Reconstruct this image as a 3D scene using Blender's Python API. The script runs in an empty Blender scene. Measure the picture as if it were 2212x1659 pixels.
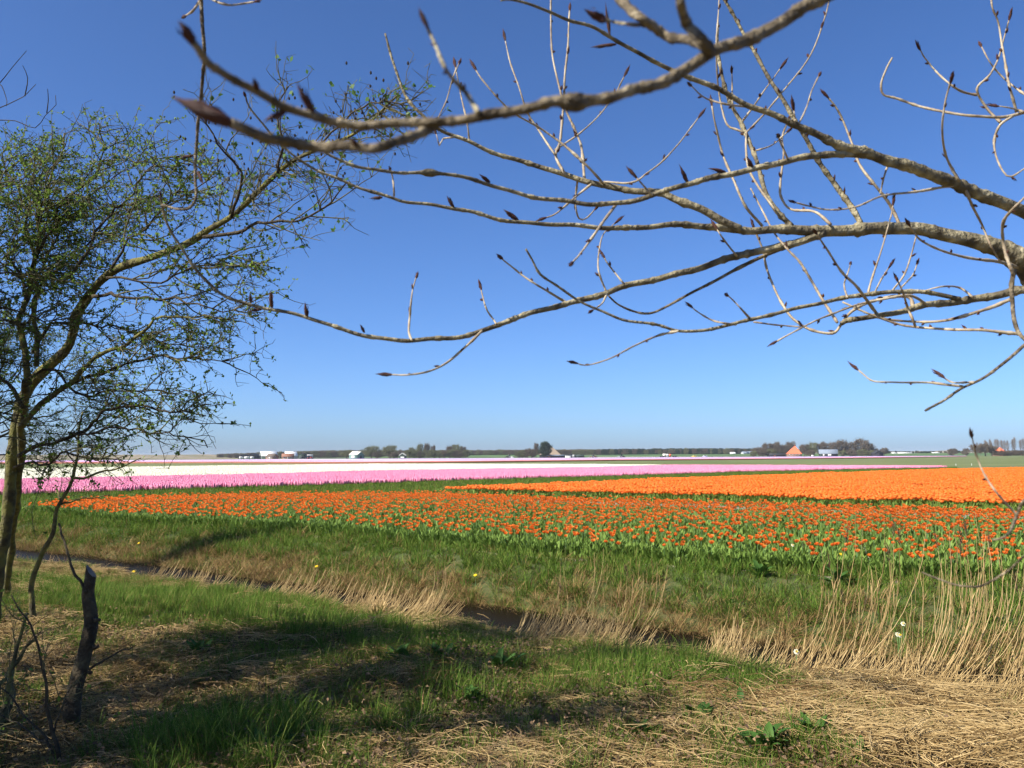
import bpy, math, random
import numpy as np
from mathutils import Matrix, Vector

random.seed(7)
RNG = np.random.default_rng(11)
sc = bpy.context.scene
COL = sc.collection
rad = math.radians

# ------------------------------------------------------------------ camera
# Reading scale: the photograph at 2212 x 1659. F = focal length in those pixels.
F, CU, CV = 1853.5, 1106.0, 829.5
PITCH, ROLL = rad(4.81), rad(0.24)
EYE = np.array([0.0, 0.0, 1.6])
R0 = np.array([1.0, 0, 0]); U0 = np.array([0, -math.sin(PITCH), math.cos(PITCH)])
FW = np.array([0, math.cos(PITCH), math.sin(PITCH)])
CR = math.cos(ROLL) * R0 - math.sin(ROLL) * U0
CUP = math.sin(ROLL) * R0 + math.cos(ROLL) * U0
cam = bpy.data.cameras.new('camera'); camo = bpy.data.objects.new('camera', cam)
COL.objects.link(camo); sc.camera = camo
cam.sensor_width = 36.0; cam.lens = F / 2212 * 36.0
cam.clip_start = 0.02; cam.clip_end = 20000
camo.matrix_world = Matrix(((CR[0], CUP[0], -FW[0], EYE[0]), (CR[1], CUP[1], -FW[1], EYE[1]), (CR[2], CUP[2], -FW[2], EYE[2]), (0, 0, 0, 1)))
cam.dof.use_dof = True; cam.dof.focus_distance = 7.0; cam.dof.aperture_fstop = 10.0

# ------------------------------------------------------------------ sky, sun, exposure
SUN_AZ, SUN_EL = rad(240), rad(42)        # azimuth clockwise from +Y (view direction): left, a little behind
world = bpy.data.worlds.new('World'); sc.world = world; world.use_nodes = True
wn = world.node_tree; bg = wn.nodes['Background']
sky = wn.nodes.new('ShaderNodeTexSky'); sky.sky_type = 'NISHITA'; sky.sun_disc = False
sky.sun_elevation = SUN_EL; sky.sun_rotation = SUN_AZ
sky.air_density = 0.66; sky.dust_density = 1.0; sky.ozone_density = 9.0
hs = wn.nodes.new('ShaderNodeHueSaturation'); hs.inputs['Saturation'].default_value = 1.05; hs.inputs['Hue'].default_value = 0.503
wn.links.new(sky.outputs[0], hs.inputs['Color']); wn.links.new(hs.outputs[0], bg.inputs[0])
bg.inputs[1].default_value = 0.095
sun = bpy.data.lights.new('sun', 'SUN'); suno = bpy.data.objects.new('sun', sun); COL.objects.link(suno)
sun.energy = 5.0; sun.angle = rad(0.53); sun.color = (1.0, 0.95, 0.87)
sd = Vector((math.sin(SUN_AZ) * math.cos(SUN_EL), math.cos(SUN_AZ) * math.cos(SUN_EL), math.sin(SUN_EL)))
suno.rotation_euler = sd.to_track_quat('Z', 'Y').to_euler(); suno.location = (-20, -12, 25)
sc.view_settings.view_transform = 'Standard'; sc.view_settings.look = 'None'
sc.view_settings.exposure = 1.02; sc.view_settings.gamma = 1.0
sc.cycles.max_bounces = 5; sc.cycles.diffuse_bounces = 2; sc.cycles.glossy_bounces = 2; sc.cycles.transmission_bounces = 3
sc.cycles.use_adaptive_sampling = True; sc.cycles.adaptive_threshold = 0.03
sc.cycles.use_denoising = True

# ------------------------------------------------------------------ helpers
def ray(u, v):
    x = (u - CU) / F; y = (CV - v) / F
    return x * CR + y * CUP + FW
def PT(u, v, d): return EYE + d * ray(u, v)
def GP(u, v, z=0.0):
    r = ray(u, v); return EYE + r * ((z - EYE[2]) / r[2])
def GPD(u, dist, z=0.0):                     # ground point under column u at distance dist along the view
    return np.array([(u - CU) / F * dist, dist, z])
def HZ(u): return 985.5 - 0.0042 * (u - 1106)

def hash2(ix, iy, s=0):
    h = np.sin(ix * 127.1 + iy * 311.7 + s * 74.7) * 43758.5453
    return h - np.floor(h)
def vnoise(x, y, s=0):
    x = np.asarray(x, float); y = np.asarray(y, float)
    ix = np.floor(x); iy = np.floor(y); fx = x - ix; fy = y - iy
    fx = fx * fx * (3 - 2 * fx); fy = fy * fy * (3 - 2 * fy)
    a = hash2(ix, iy, s); b = hash2(ix + 1, iy, s); c = hash2(ix, iy + 1, s); d = hash2(ix + 1, iy + 1, s)
    return (a * (1 - fx) + b * fx) * (1 - fy) + (c * (1 - fx) + d * fx) * fy
def fbm(x, y, s=0): return 0.55 * vnoise(x, y, s) + 0.3 * vnoise(x * 2.1, y * 2.1, s + 5) + 0.15 * vnoise(x * 4.3, y * 4.3, s + 9)
def sstep(a, b, x):
    t = np.clip((np.asarray(x, float) - a) / (b - a), 0, 1); return t * t * (3 - 2 * t)

class Acc:
    """collects vertices and faces (arrays of equal-sized polygons) into one mesh"""
    def __init__(s): s.V = []; s.n = 0; s.F = []
    def add(s, V, Fc, mat=0):
        V = np.asarray(V, float).reshape(-1, 3); Fc = np.asarray(Fc, int)
        s.V.append(V); s.F.append((Fc + s.n, mat)); s.n += len(V); return s
    def mesh(s, name, mats, smooth=False):
        me = bpy.data.meshes.new(name)
        V = np.concatenate(s.V); loops = []; starts = []; mi = []; off = 0
        for Fc, m in s.F:
            k = Fc.shape[1]; loops.append(Fc.ravel()); starts.append(off + np.arange(len(Fc)) * k); off += Fc.size
            mi.append(np.full(len(Fc), m))
        loops = np.concatenate(loops); starts = np.concatenate(starts); mi = np.concatenate(mi)
        me.vertices.add(len(V)); me.vertices.foreach_set('co', V.astype(np.float32).ravel())
        me.loops.add(len(loops)); me.loops.foreach_set('vertex_index', loops.astype(np.int32))
        me.polygons.add(len(starts)); me.polygons.foreach_set('loop_start', starts.astype(np.int32))
        me.polygons.foreach_set('material_index', mi.astype(np.int32))
        if smooth: me.polygons.foreach_set('use_smooth', np.ones(len(starts), bool))
        for m in (mats if isinstance(mats, (list, tuple)) else [mats]): me.materials.append(m)
        me.update(calc_edges=True); me.validate()
        return me

def link(name, data, parent=None, loc=None, rot=None, scale=None, **props):
    o = bpy.data.objects.new(name, data); COL.objects.link(o)
    if parent is not None: o.parent = parent
    if loc is not None: o.location = loc
    if rot is not None: o.rotation_euler = rot
    if scale is not None: o.scale = (scale,) * 3 if np.isscalar(scale) else scale
    for k, v in props.items(): o[k] = v
    return o
def thing(name, label, cat, loc=(0, 0, 0), rz=0.0, group=None):
    o = link(name, None, None, tuple(loc), (0, 0, rz)); o.empty_display_size = 0.1
    o['label'] = label; o['category'] = cat
    if group: o['group'] = group
    return o
def tag(o, label, cat, group=None):
    o['label'] = label; o['category'] = cat
    if group: o['group'] = group
    return o

def catmull(P, step):
    P = np.asarray(P, float)
    if len(P) < 3:
        n = max(2, int(np.linalg.norm(P[-1] - P[0]) / step) + 1); t = np.linspace(0, 1, n)[:, None]
        return P[0] * (1 - t) + P[-1] * t
    Q = np.vstack([2 * P[0] - P[1], P, 2 * P[-1] - P[-2]]); out = []
    for i in range(1, len(Q) - 2):
        n = max(1, int(np.linalg.norm(Q[i + 1] - Q[i]) / step)); t = (np.arange(n) / n)[:, None]
        a, b, c, d = Q[i - 1], Q[i], Q[i + 1], Q[i + 2]
        out.append(.5 * (2 * b + (c - a) * t + (2 * a - 5 * b + 4 * c - d) * t ** 2 + (3 * b - a - 3 * c + d) * t ** 3))
    out.append(P[-1:]); return np.concatenate(out)

def tube(P, r, sides=6, cap=True):
    P = np.asarray(P, float); n = len(P); r = np.broadcast_to(np.asarray(r, float), (n,))
    T = np.gradient(P, axis=0); T /= np.linalg.norm(T, axis=1)[:, None] + 1e-12
    a = np.array([0, 0, 1.0]) if abs(T[0][2]) < .9 else np.array([1.0, 0, 0])
    N = np.zeros_like(P); N[0] = np.cross(T[0], a); N[0] /= np.linalg.norm(N[0])
    for i in range(1, n):
        v = N[i - 1] - T[i] * np.dot(N[i - 1], T[i]); N[i] = v / (np.linalg.norm(v) + 1e-12)
    B = np.cross(T, N); an = np.arange(sides) * 2 * math.pi / sides
    V = P[:, None, :] + r[:, None, None] * (np.cos(an)[None, :, None] * N[:, None, :] + np.sin(an)[None, :, None] * B[:, None, :])
    V = V.reshape(-1, 3); i = np.arange(n - 1)[:, None] * sides; j = np.arange(sides)[None, :]; k = (j + 1) % sides
    q = np.stack([i + j, i + k, i + sides + k, i + sides + j], -1).reshape(-1, 4)
    return V, q
def add_tube(acc, P, r, sides=6, mat=0, cap=True):
    V, q = tube(P, r, sides); n0 = acc.n; acc.add(V, q, mat)
    if cap:
        m = len(V) // sides
        acc.F.append((np.array([list(range(n0, n0 + sides))[::-1]]), mat))
        acc.F.append((np.array([list(range(n0 + (m - 1) * sides, n0 + m * sides))]), mat))

def box(acc, c, s, mat=0, rz=0.0, taper=1.0):
    x, y, z = np.array(s) / 2
    V = np.array([[-x, -y, -z], [x, -y, -z], [x, y, -z], [-x, y, -z], [-x * taper, -y * taper, z], [x * taper, -y * taper, z], [x * taper, y * taper, z], [-x * taper, y * taper, z]])
    cs, sn = math.cos(rz), math.sin(rz); V = np.c_[V[:, 0] * cs - V[:, 1] * sn, V[:, 0] * sn + V[:, 1] * cs, V[:, 2]] + np.array(c)
    acc.add(V, [[0, 3, 2, 1], [4, 5, 6, 7], [0, 1, 5, 4], [1, 2, 6, 5], [2, 3, 7, 6], [3, 0, 4, 7]], mat)

def inpoly(X, Y, poly):
    poly = np.asarray(poly)[:, :2]; ins = np.zeros(X.shape, bool); n = len(poly)
    for i in range(n):
        x1, y1 = poly[i]; x2, y2 = poly[(i + 1) % n]
        c = ((y1 > Y) != (y2 > Y)) & (X < (x2 - x1) * (Y - y1) / (y2 - y1 + 1e-12) + x1); ins ^= c
    return ins

# ------------------------------------------------------------------ materials
def _nodes(name):
    m = bpy.data.materials.new(name); m.use_nodes = True; nt = m.node_tree
    return m, nt, nt.nodes['Principled BSDF'], nt.nodes['Material Output']
def _ramp(nt, cols):
    r = nt.nodes.new('ShaderNodeValToRGB'); e = r.color_ramp.elements
    ps = np.linspace(0.25, 0.75, len(cols)) if not isinstance(cols[0][0], tuple) else [c[1] for c in cols]
    cs = cols if not isinstance(cols[0][0], tuple) else [c[0] for c in cols]
    e[0].position = ps[0]; e[0].color = (*cs[0], 1); e[1].position = ps[-1]; e[1].color = (*cs[-1], 1)
    for p, c in list(zip(ps, cs))[1:-1]:
        x = e.new(p); x.color = (*c, 1)
    return r
def NM(name, cols, scale=5.0, rough=0.85, bump=0.0, bscale=None, trans=0.0, island=0.0, spec=0.3, detail=5.0, stretch=None, sheen=0):
    """noise-coloured material; island > 0 mixes a per-piece random tone in; trans = share of translucency"""
    m, nt, bs, out = _nodes(name); N = nt.nodes; L = nt.links
    tc = N.new('ShaderNodeTexCoord'); nz = N.new('ShaderNodeTexNoise'); nz.inputs['Scale'].default_value = scale; nz.inputs['Detail'].default_value = detail
    src = tc.outputs['Object']
    if stretch:
        mp = N.new('ShaderNodeMapping'); mp.inputs['Scale'].default_value = stretch; L.new(src, mp.inputs[0]); src = mp.outputs[0]
    L.new(src, nz.inputs['Vector']); fac = nz.outputs['Fac']
    if island > 0:
        g = N.new('ShaderNodeNewGeometry'); oi = N.new('ShaderNodeObjectInfo')
        ad = N.new('ShaderNodeMath'); ad.operation = 'ADD'; L.new(g.outputs['Random Per Island'], ad.inputs[0]); L.new(oi.outputs['Random'], ad.inputs[1])
        fr = N.new('ShaderNodeMath'); fr.operation = 'FRACT'; L.new(ad.outputs[0], fr.inputs[0])
        mr = N.new('ShaderNodeMapRange'); mr.inputs[3].default_value = 0.25; mr.inputs[4].default_value = 0.75; L.new(fr.outputs[0], mr.inputs[0])
        mx = N.new('ShaderNodeMix'); mx.inputs[0].default_value = island; L.new(fac, mx.inputs[2]); L.new(mr.outputs[0], mx.inputs[3]); fac = mx.outputs[0]
    r = _ramp(nt, cols); L.new(fac, r.inputs[0]); L.new(r.outputs[0], bs.inputs['Base Color'])
    bs.inputs['Roughness'].default_value = rough; bs.inputs['Specular IOR Level'].default_value = spec
    if bump > 0:
        n2 = N.new('ShaderNodeTexNoise'); n2.inputs['Scale'].default_value = bscale or scale * 3; n2.inputs['Detail'].default_value = 4
        L.new(src, n2.inputs['Vector']); b = N.new('ShaderNodeBump'); b.inputs['Strength'].default_value = bump; b.inputs['Distance'].default_value = 0.02
        L.new(n2.outputs['Fac'], b.inputs['Height']); L.new(b.outputs[0], bs.inputs['Normal'])
    if trans > 0:
        t = N.new('ShaderNodeBsdfTranslucent'); L.new(r.outputs[0], t.inputs[0]); ms = N.new('ShaderNodeMixShader'); ms.inputs[0].default_value = trans
        L.new(bs.outputs[0], ms.inputs[1]); L.new(t.outputs[0], ms.inputs[2]); L.new(ms.outputs[0], out.inputs[0])
    return m
MT = dict(
    near=NM('straw_and_earth', [(.045, .035, .016), (.1, .08, .034), (.19, .145, .062), (.28, .215, .1)], 3.2, .95, .9, 40, detail=9),
    bank=NM('bank_soil', [(.035, .05, .012), (.06, .075, .02), (.13, .1, .04)], 2.2, .95, .8, 30, detail=8),
    soil=NM('field_soil', [(.17, .135, .095), (.24, .195, .145), (.3, .25, .19)], 4, .95, .8, 25, detail=8),
    pasture=NM('pasture', [(.07, .1, .025), (.115, .135, .04), (.16, .16, .06)], .035, .95, .3, 3, detail=9),
    green=NM('green_field', [(.05, .1, .025), (.075, .13, .035)], .02, .95, detail=8),
    grass=NM('grass_blades', [(.035, .08, .009), (.07, .135, .016), (.125, .19, .027), (.225, .235, .058)], 1.3, .75, trans=.3, island=.75, spec=.1),
    dry=NM('dry_blades', [(.085, .05, .018), (.17, .105, .04), (.27, .175, .07), (.36, .25, .11)], 1.3, .8, trans=.2, island=.8, spec=.1),
    reed=NM('reed_straw', [(.18, .115, .045), (.35, .24, .1), (.52, .38, .18)], 6, .7, island=.75, spec=.15, stretch=(1, 1, .3)),
    litter=NM('leaf_litter', [(.05, .03, .016), (.12, .075, .04), (.22, .14, .07)], 2, .9, island=.8),
    dock=NM('dock_leaf', [(.03, .075, .012), (.05, .115, .018), (.085, .155, .028)], 9, .6, .2, 60, trans=.25, island=.5, spec=.2),
    tleaf=NM('tulip_leaf', [(.055, .1, .014), (.125, .2, .034), (.22, .31, .065)], 3, .7, trans=.25, island=.75, spec=.15),
    tbloom=NM('tulip_bloom', [(.8, .15, .012), (.86, .22, .028), (.9, .32, .07)], 8, .6, trans=.45, island=.6),
    tstem=NM('tulip_stem', [(.12, .22, .07), (.17, .28, .1)], 6, .6),
    pink=NM('pink_hyacinth', [(.66, .16, .29), (.75, .26, .39), (.8, .36, .47)], 3, .7, trans=.2, island=.8),
    white=NM('cream_hyacinth', [(.66, .62, .42), (.72, .7, .53), (.76, .75, .6)], 3, .7, trans=.2, island=.8),
    hleaf=NM('hyacinth_leaf', [(.07, .13, .04), (.12, .19, .07)], 4, .6, island=.5),
    bark=NM('poplar_bark', [(.035, .027, .017), (.105, .086, .052), (.24, .205, .12), (.42, .365, .235)], 26, .8, .7, 80, detail=7, spec=.25),
    nearbark=NM('shaded_poplar_bark', [(.033, .024, .015), (.082, .062, .037), (.18, .142, .088), (.36, .305, .2)], 50, .8, .7, 160, detail=7, spec=.25),  # darker copy of the poplar bark, shade on these limbs put into its colour
    twig=NM('poplar_twig', [(.13, .085, .05), (.28, .22, .14), (.45, .38, .26)], 30, .55, .25, 130, detail=6, spec=.35),
    bud=NM('bud_scales', [(.012, .005, .003), (.05, .015, .007), (.14, .045, .018)], 90, .5, .4, 220, spec=.25),
    mossbark=NM('mossy_bark', [(.03, .025, .014), (.075, .064, .03), (.15, .138, .042), (.11, .108, .026)], 9, .95, 1.0, 45, detail=8),
    darkbark=NM('dark_bark', [(.02, .015, .009), (.05, .038, .022), (.105, .085, .045)], 14, .95, 1.0, 60, detail=8),
    thorn=NM('hawthorn_twig', [(.045, .038, .018), (.095, .085, .038), (.155, .145, .055)], 6, .9, island=.3),
    hleaves=NM('hawthorn_leaf', [(.06, .11, .014), (.135, .215, .028), (.24, .34, .05)], 3, .6, trans=.45, island=.8),
    aleaf=NM('alder_leaf', [(.05, .11, .02), (.09, .18, .035), (.13, .24, .05)], 6, .45, trans=.4, island=.7),
    cone=NM('alder_cone', [(.015, .011, .008), (.04, .03, .02)], 60, .9, .5),
    yellow=NM('dandelion_yellow', [(.75, .5, .01), (.85, .62, .03)], 20, .7, trans=.2),
    ivory=NM('daffodil_white', [(.75, .72, .5), (.82, .8, .66)], 12, .6, trans=.3),
    cut=NM('cut_wood', [(.14, .12, .1), (.24, .21, .17)], 12, .9, .4),
)
def WM():
    m, nt, bs, out = _nodes('ditch_water'); N = nt.nodes; L = nt.links
    bs.inputs['Base Color'].default_value = (.011, .008, .004, 1); bs.inputs['Roughness'].default_value = .25; bs.inputs['Specular IOR Level'].default_value = .06; bs.inputs['IOR'].default_value = 1.12
    tc = N.new('ShaderNodeTexCoord'); n = N.new('ShaderNodeTexNoise'); n.inputs['Scale'].default_value = 6; L.new(tc.outputs['Object'], n.inputs['Vector'])
    b = N.new('ShaderNodeBump'); b.inputs['Strength'].default_value = .02; b.inputs['Distance'].default_value = .01; L.new(n.outputs['Fac'], b.inputs['Height']); L.new(b.outputs[0], bs.inputs['Normal'])
    return m
MT['water'] = WM()

# ------------------------------------------------------------------ terrain: near bank, ditch, far bank, fields to the horizon
SL = 0.735                                    # the ditch runs along  y + SL*x = const
FRONT = [(-60, 1108), (70, 1112), (139, 1118), (257, 1134), (474, 1143), (678, 1155), (1015, 1188), (1149, 1202), (1385, 1212), (1466, 1223), (1736, 1240), (1904, 1253), (2260, 1264), (2600, 1290)]
_fp = np.array([GP(u, v, 0) for u, v in FRONT]); _fp = _fp[np.argsort(_fp[:, 0])]
def edge_s(x): return np.interp(x, _fp[:, 0], _fp[:, 1] + SL * _fp[:, 0])      # front edge of the tulip bed (in s)
def ditch_fade(x): return sstep(-60, -40, x) * (1 - sstep(25, 35, x))
def zg(x, y):
    x = np.asarray(x, float); y = np.asarray(y, float); s = y + SL * x + .35 * (fbm(x * .7, y * .7, 3) - .5)
    near = -.26 * sstep(5.5, 9.0, s) - .24 * sstep(9.0, 10.0, s); bed = -.3 * sstep(9.8, 10.4, s) * (1 - sstep(11.0, 11.5, s))
    far = .5 * sstep(11.2, edge_s(x) - .2, s) ** .8
    z = (near + bed + far) * ditch_fade(x)
    w = (1 - sstep(edge_s(x) - .6, edge_s(x) + .2, s)) * ditch_fade(x)
    bump = .17 * (fbm(x * 1.1, y * 1.1, 1) - .5) + .06 * (fbm(x * 4, y * 4, 2) - .5)
    return z + w * bump * sstep(-14, -6, y) + (1 - w) * .015 * (fbm(x * 2, y * 2, 4) - .5) * (np.abs(x) < 60)
def GZ(u, v):                                # the point of the terrain seen at pixel (u, v)
    q = GP(u, v, -.1)
    for _ in range(12): q = .5 * (q + GP(u, v, float(zg(q[0], q[1]))))
    q[2] = float(zg(q[0], q[1])); return q
def axis(lo, hi, step, far):
    a = list(np.arange(lo, hi + 1e-6, step)); d = step; x = hi
    while x < far: d *= 1.22; x += d; a.append(x)
    d = step; x = lo; pre = []
    while x > -far: d *= 1.22; x -= d; pre.append(x)
    return np.array(pre[::-1] + a)
gx = axis(-15, 12, .1, 9000); gy = axis(3, 19, .1, 9000)
GX, GY = np.meshgrid(gx, gy); nx, ny = len(gx), len(gy)
ac = Acc(); V = np.stack([GX, GY, zg(GX, GY)], -1).reshape(-1, 3)
ii = (np.arange(ny - 1)[:, None] * nx + np.arange(nx - 1)[None, :]).ravel()
FQ = np.stack([ii, ii + 1, ii + nx + 1, ii + nx], -1)
fc = V[FQ].mean(1); fs = fc[:, 1] + SL * fc[:, 0]
fm = np.where(fs < 10.6, 0, np.where(fs < edge_s(fc[:, 0]) - .25, 1, 2)); fm = np.where((fs > 16) & (fc[:, 1] > 60), 3, fm)
ac.V.append(V); ac.n = len(V)
for k in range(4): ac.F.append((FQ[fm == k], k))
ground = link('ground', ac.mesh('ground', [MT['near'], MT['bank'], MT['soil'], MT['pasture']], True), kind='structure')
xs = np.linspace(-40, 24, 40); a = Acc()
V = np.concatenate([np.c_[xs, 9.45 - SL * xs, np.full(40, -.43)], np.c_[xs, 11.75 - SL * xs, np.full(40, -.43)]])
i = np.arange(39); a.add(V, np.stack([i, i + 1, i + 41, i + 40], -1)); link('ditch_water', a.mesh('ditch_water', MT['water']), kind='structure')

# ------------------------------------------------------------------ scatter of small plants (stuff) by geometry nodes
def proto(name, mesh): return bpy.data.objects.new(name, mesh)      # only a source of geometry, never linked to the scene
def scatter(name, P, rot, scl, idx, protos, label, cat='plants', kind='stuff'):
    P = np.asarray(P, float); n = len(P)
    me = bpy.data.meshes.new(name); me.vertices.add(n); me.vertices.foreach_set('co', P.astype(np.float32).ravel())
    for an, ty, d in (('rot', 'FLOAT_VECTOR', rot), ('scl', 'FLOAT', scl), ('pick', 'INT', idx)):
        at = me.attributes.new(an, ty, 'POINT'); at.data.foreach_set('vector' if ty == 'FLOAT_VECTOR' else 'value', np.asarray(d).astype(np.int32 if ty == 'INT' else np.float32).ravel())
    o = link(name, me, kind=kind, label=label, category=cat)
    ng = bpy.data.node_groups.new(name, 'GeometryNodeTree')
    ng.interface.new_socket('Geometry', in_out='INPUT', socket_type='NodeSocketGeometry'); ng.interface.new_socket('Geometry', in_out='OUTPUT', socket_type='NodeSocketGeometry')
    N = ng.nodes; L = ng.links; gi = N.new('NodeGroupInput'); go = N.new('NodeGroupOutput'); ip = N.new('GeometryNodeInstanceOnPoints')
    L.new(gi.outputs[0], ip.inputs['Points']); gti = N.new('GeometryNodeGeometryToInstance')
    for p in protos[::-1]:
        oi = N.new('GeometryNodeObjectInfo'); oi.inputs['Object'].default_value = p; oi.inputs['As Instance'].default_value = False
        L.new(oi.outputs['Geometry'], gti.inputs[0])
    L.new(gti.outputs[0], ip.inputs['Instance']); ip.inputs['Pick Instance'].default_value = True
    def attr(nm, ty):
        a = N.new('GeometryNodeInputNamedAttribute'); a.data_type = ty; a.inputs['Name'].default_value = nm; return a.outputs[0]
    L.new(attr('pick', 'INT'), ip.inputs['Instance Index'])
    e2r = N.new('FunctionNodeEulerToRotation'); L.new(attr('rot', 'FLOAT_VECTOR'), e2r.inputs[0]); L.new(e2r.outputs[0], ip.inputs['Rotation'])
    L.new(attr('scl', 'FLOAT'), ip.inputs['Scale']); L.new(ip.outputs[0], go.inputs[0])
    md = o.modifiers.new('scatter', 'NODES'); md.node_group = ng
    return o
def rz_rot(n, tilt=0.0): return np.c_[RNG.normal(0, tilt, n), RNG.normal(0, tilt, n), RNG.uniform(0, 6.283, n)]

def blade(acc, base, az, L, w, lean, curl, segs=3, mat=0):
    """one curved grass blade, tapering to its tip"""
    t = np.linspace(0, 1, segs + 1); ang = lean + curl * t; dl = L / segs
    h = np.concatenate([[0], np.cumsum(np.sin(ang[:-1]) * dl)]); z = np.concatenate([[0], np.cumsum(np.cos(ang[:-1]) * dl)])
    d = np.array([math.cos(az), math.sin(az)]); sdv = np.array([-d[1], d[0]])
    ww = w * (1 - t) ** .7; ww[-1] = 0
    c = np.c_[base[0] + d[0] * h, base[1] + d[1] * h, base[2] + z]
    Lf = c.copy(); Rt = c.copy(); Lf[:, :2] += sdv * ww[:, None] / 2; Rt[:, :2] -= sdv * ww[:, None] / 2
    V = np.concatenate([Lf[:-1], Rt[:-1], c[-1:]]); i = np.arange(segs - 1)
    n0 = acc.n; acc.add(V, np.stack([i, i + segs, i + segs + 1, i + 1], -1), mat)
    acc.F.append((np.array([[n0 + segs - 1, n0 + 2 * segs - 1, n0 + 2 * segs]]), mat))
def tuft(n, r, L, w, mats, lean=(.05, .6), curl=(.3, 1.2), mixmat=0.0, segs=3):
    a = Acc()
    for _ in range(n):
        th = random.uniform(0, 6.283); q = r * math.sqrt(random.random())
        blade(a, (q * math.cos(th), q * math.sin(th), -.02), th + random.gauss(0, .7), L * random.uniform(.5, 1.1), w * random.uniform(.7, 1.3), random.uniform(*lean), random.uniform(*curl), segs, 1 if random.random() < mixmat else 0)
    return a.mesh('tuft', mats)
def straw_patch(n, r, L, w, mat, az=None, spread=3.2, lift=.05):
    a = Acc()
    for _ in range(n):
        x, y = random.gauss(0, r * .6), random.gauss(0, r * .6); th = (az if az is not None else 0) + random.uniform(-spread, spread) * .5
        l = L * random.uniform(.4, 1.1); d = np.array([math.cos(th), math.sin(th), 0]); z0 = random.uniform(.0, lift); z1 = random.uniform(0, lift)
        p = np.array([x, y, 0]); bend = np.array([-d[1], d[0], 0]) * random.gauss(0, .07) * l
        P = [p - d * l / 2 + [0, 0, z0], p + bend + [0, 0, (z0 + z1) / 2 + .01], p + d * l / 2 + [0, 0, z1]]
        add_tube(a, P, [w / 2, w / 2, w / 3], 3, cap=False)
    return a.mesh('straw', [mat])

G = MT['grass']; D = MT['dry']
P_GRASS = [proto('g%d' % i, tuft(34, .08, h, .0055, [G, D], mixmat=.12)) for i, h in enumerate((.16, .22, .28, .13))]
P_BANK = [proto('b%d' % i, tuft(20, .11, h, w, [G, D], lean=(.05, .8), curl=(.4, 1.5), mixmat=.08)) for i, (h, w) in enumerate(((.2, .011), (.3, .013), (.38, .011), (.15, .014)))]
P_FRINGE = [proto('k%d' % i, tuft(26, .1, h, .009, [D, G], lean=(.2, 1.1), curl=(.6, 1.6), mixmat=.06)) for i, h in enumerate((.3, .4, .22))]
P_DRY = [proto('d%d' % i, tuft(30, .09, h, .005, [D, G], lean=(.1, 1.0), curl=(.5, 1.6), mixmat=.1)) for i, h in enumerate((.16, .24, .12))]
P_STRAW = [proto('s%d' % i, straw_patch(44, .22, L, .0042, MT['reed' if i != 1 else 'dry'], lift=.07)) for i, L in enumerate((.2, .14, .3))]
P_MAT = [proto('m%d' % i, straw_patch(50, .25, L, w, MT[mm], 0, sp, .12)) for i, (L, w, mm, sp) in enumerate(((.5, .0045, 'reed', 1.0), (.3, .006, 'dry', 2.0), (.2, .007, 'reed', 3.0)))]
def litter_patch():
    a = Acc()
    for _ in range(60):
        x, y = random.gauss(0, .18), random.gauss(0, .18); th = random.uniform(0, 6.28); l = random.uniform(.006, .017); w = l * .5; z = random.uniform(.0, .03); t = random.gauss(0, .4)
        c, s_ = math.cos(th), math.sin(th)
        a.add([[x - c * l, y - s_ * l, z], [x + s_ * w, y - c * w, z + t * w], [x + c * l, y + s_ * l, z + t * l], [x - s_ * w, y + c * w, z + .01]], [[0, 1, 2, 3]])
    return a.mesh('litter', [MT['litter']])
P_LIT = [proto('l0', litter_patch()), proto('l1', litter_patch())]

def samples(x0, x1, y0, y1, dens):
    n = int((x1 - x0) * (y1 - y0) * dens); return RNG.uniform(x0, x1, n), RNG.uniform(y0, y1, n)
def infrustum(x, y, m=1.7): return (np.abs(x) < y * .6 + m) & (y > 4.0)
def blobs(x, y, lst):                       # soft patches named by where they lie: (u, v, radius metres, weight)
    g = np.zeros_like(x)
    for u, v, r, w in lst:
        p = GP(u, v, 0); g += w * np.exp(-((x - p[0]) ** 2 + (y - p[1]) ** 2 * .8) / (r * r))
    return g
# near side: green tufts
GREEN = [(60, 1235, .8, .8), (160, 1245, .8, .9), (280, 1258, .9, 1.0), (400, 1272, .9, 1.0), (520, 1290, .8, .9), (640, 1310, .7, .8), (470, 1620, .55, 1.1), (560, 1590, .4, .8), (1480, 1410, .9, 1.3), (1300, 1420, .5, .8), (1600, 1440, .6, .9), (830, 1400, .7, .6), (700, 1330, .8, .9), (420, 1300, 1.3, 1.0), (250, 1290, 1.0, .9),
         (600, 1350, .8, .7), (880, 1350, .8, .7), (1000, 1370, .6, .6), (1080, 1480, .5, .4), (650, 1440, .5, .6), (1850, 1520, .35, .7), (2150, 1540, .5, .5), (760, 1560, .6, .5), (1000, 1590, .7, .5), (900, 1500, .6, .5), (1650, 1620, .5, .6), (1850, 1560, .35, .6), (2020, 1530, .3, .5), (2180, 1600, .3, .5), (1780, 1640, .4, .5), (500, 1420, .5, .4), (1280, 1500, .5, .4)]
STRAW = [(1900, 1475, .6, .75), (2130, 1560, .7, .95), (1700, 1480, .5, .6), (2190, 1650, .55, .9), (1980, 1600, .4, .6), (1400, 1590, .9, .6), (560, 1400, .8, .7), (300, 1440, .9, .8), (620, 1510, .7, .7), (250, 1550, .7, .7)]
x, y = samples(-9, 7, 4.2, 15.5, 210); s = y + SL * x
k = infrustum(x, y) & (s < 9.75); x, y, s = x[k], y[k], s[k]
gm = blobs(x, y, GREEN) + 1.3 * (fbm(x * 2.0, y * 2.0, 21) - .4) - .45 * blobs(x, y, STRAW[:5]) + .35 * sstep(8.3, 9.0, s)
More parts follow.
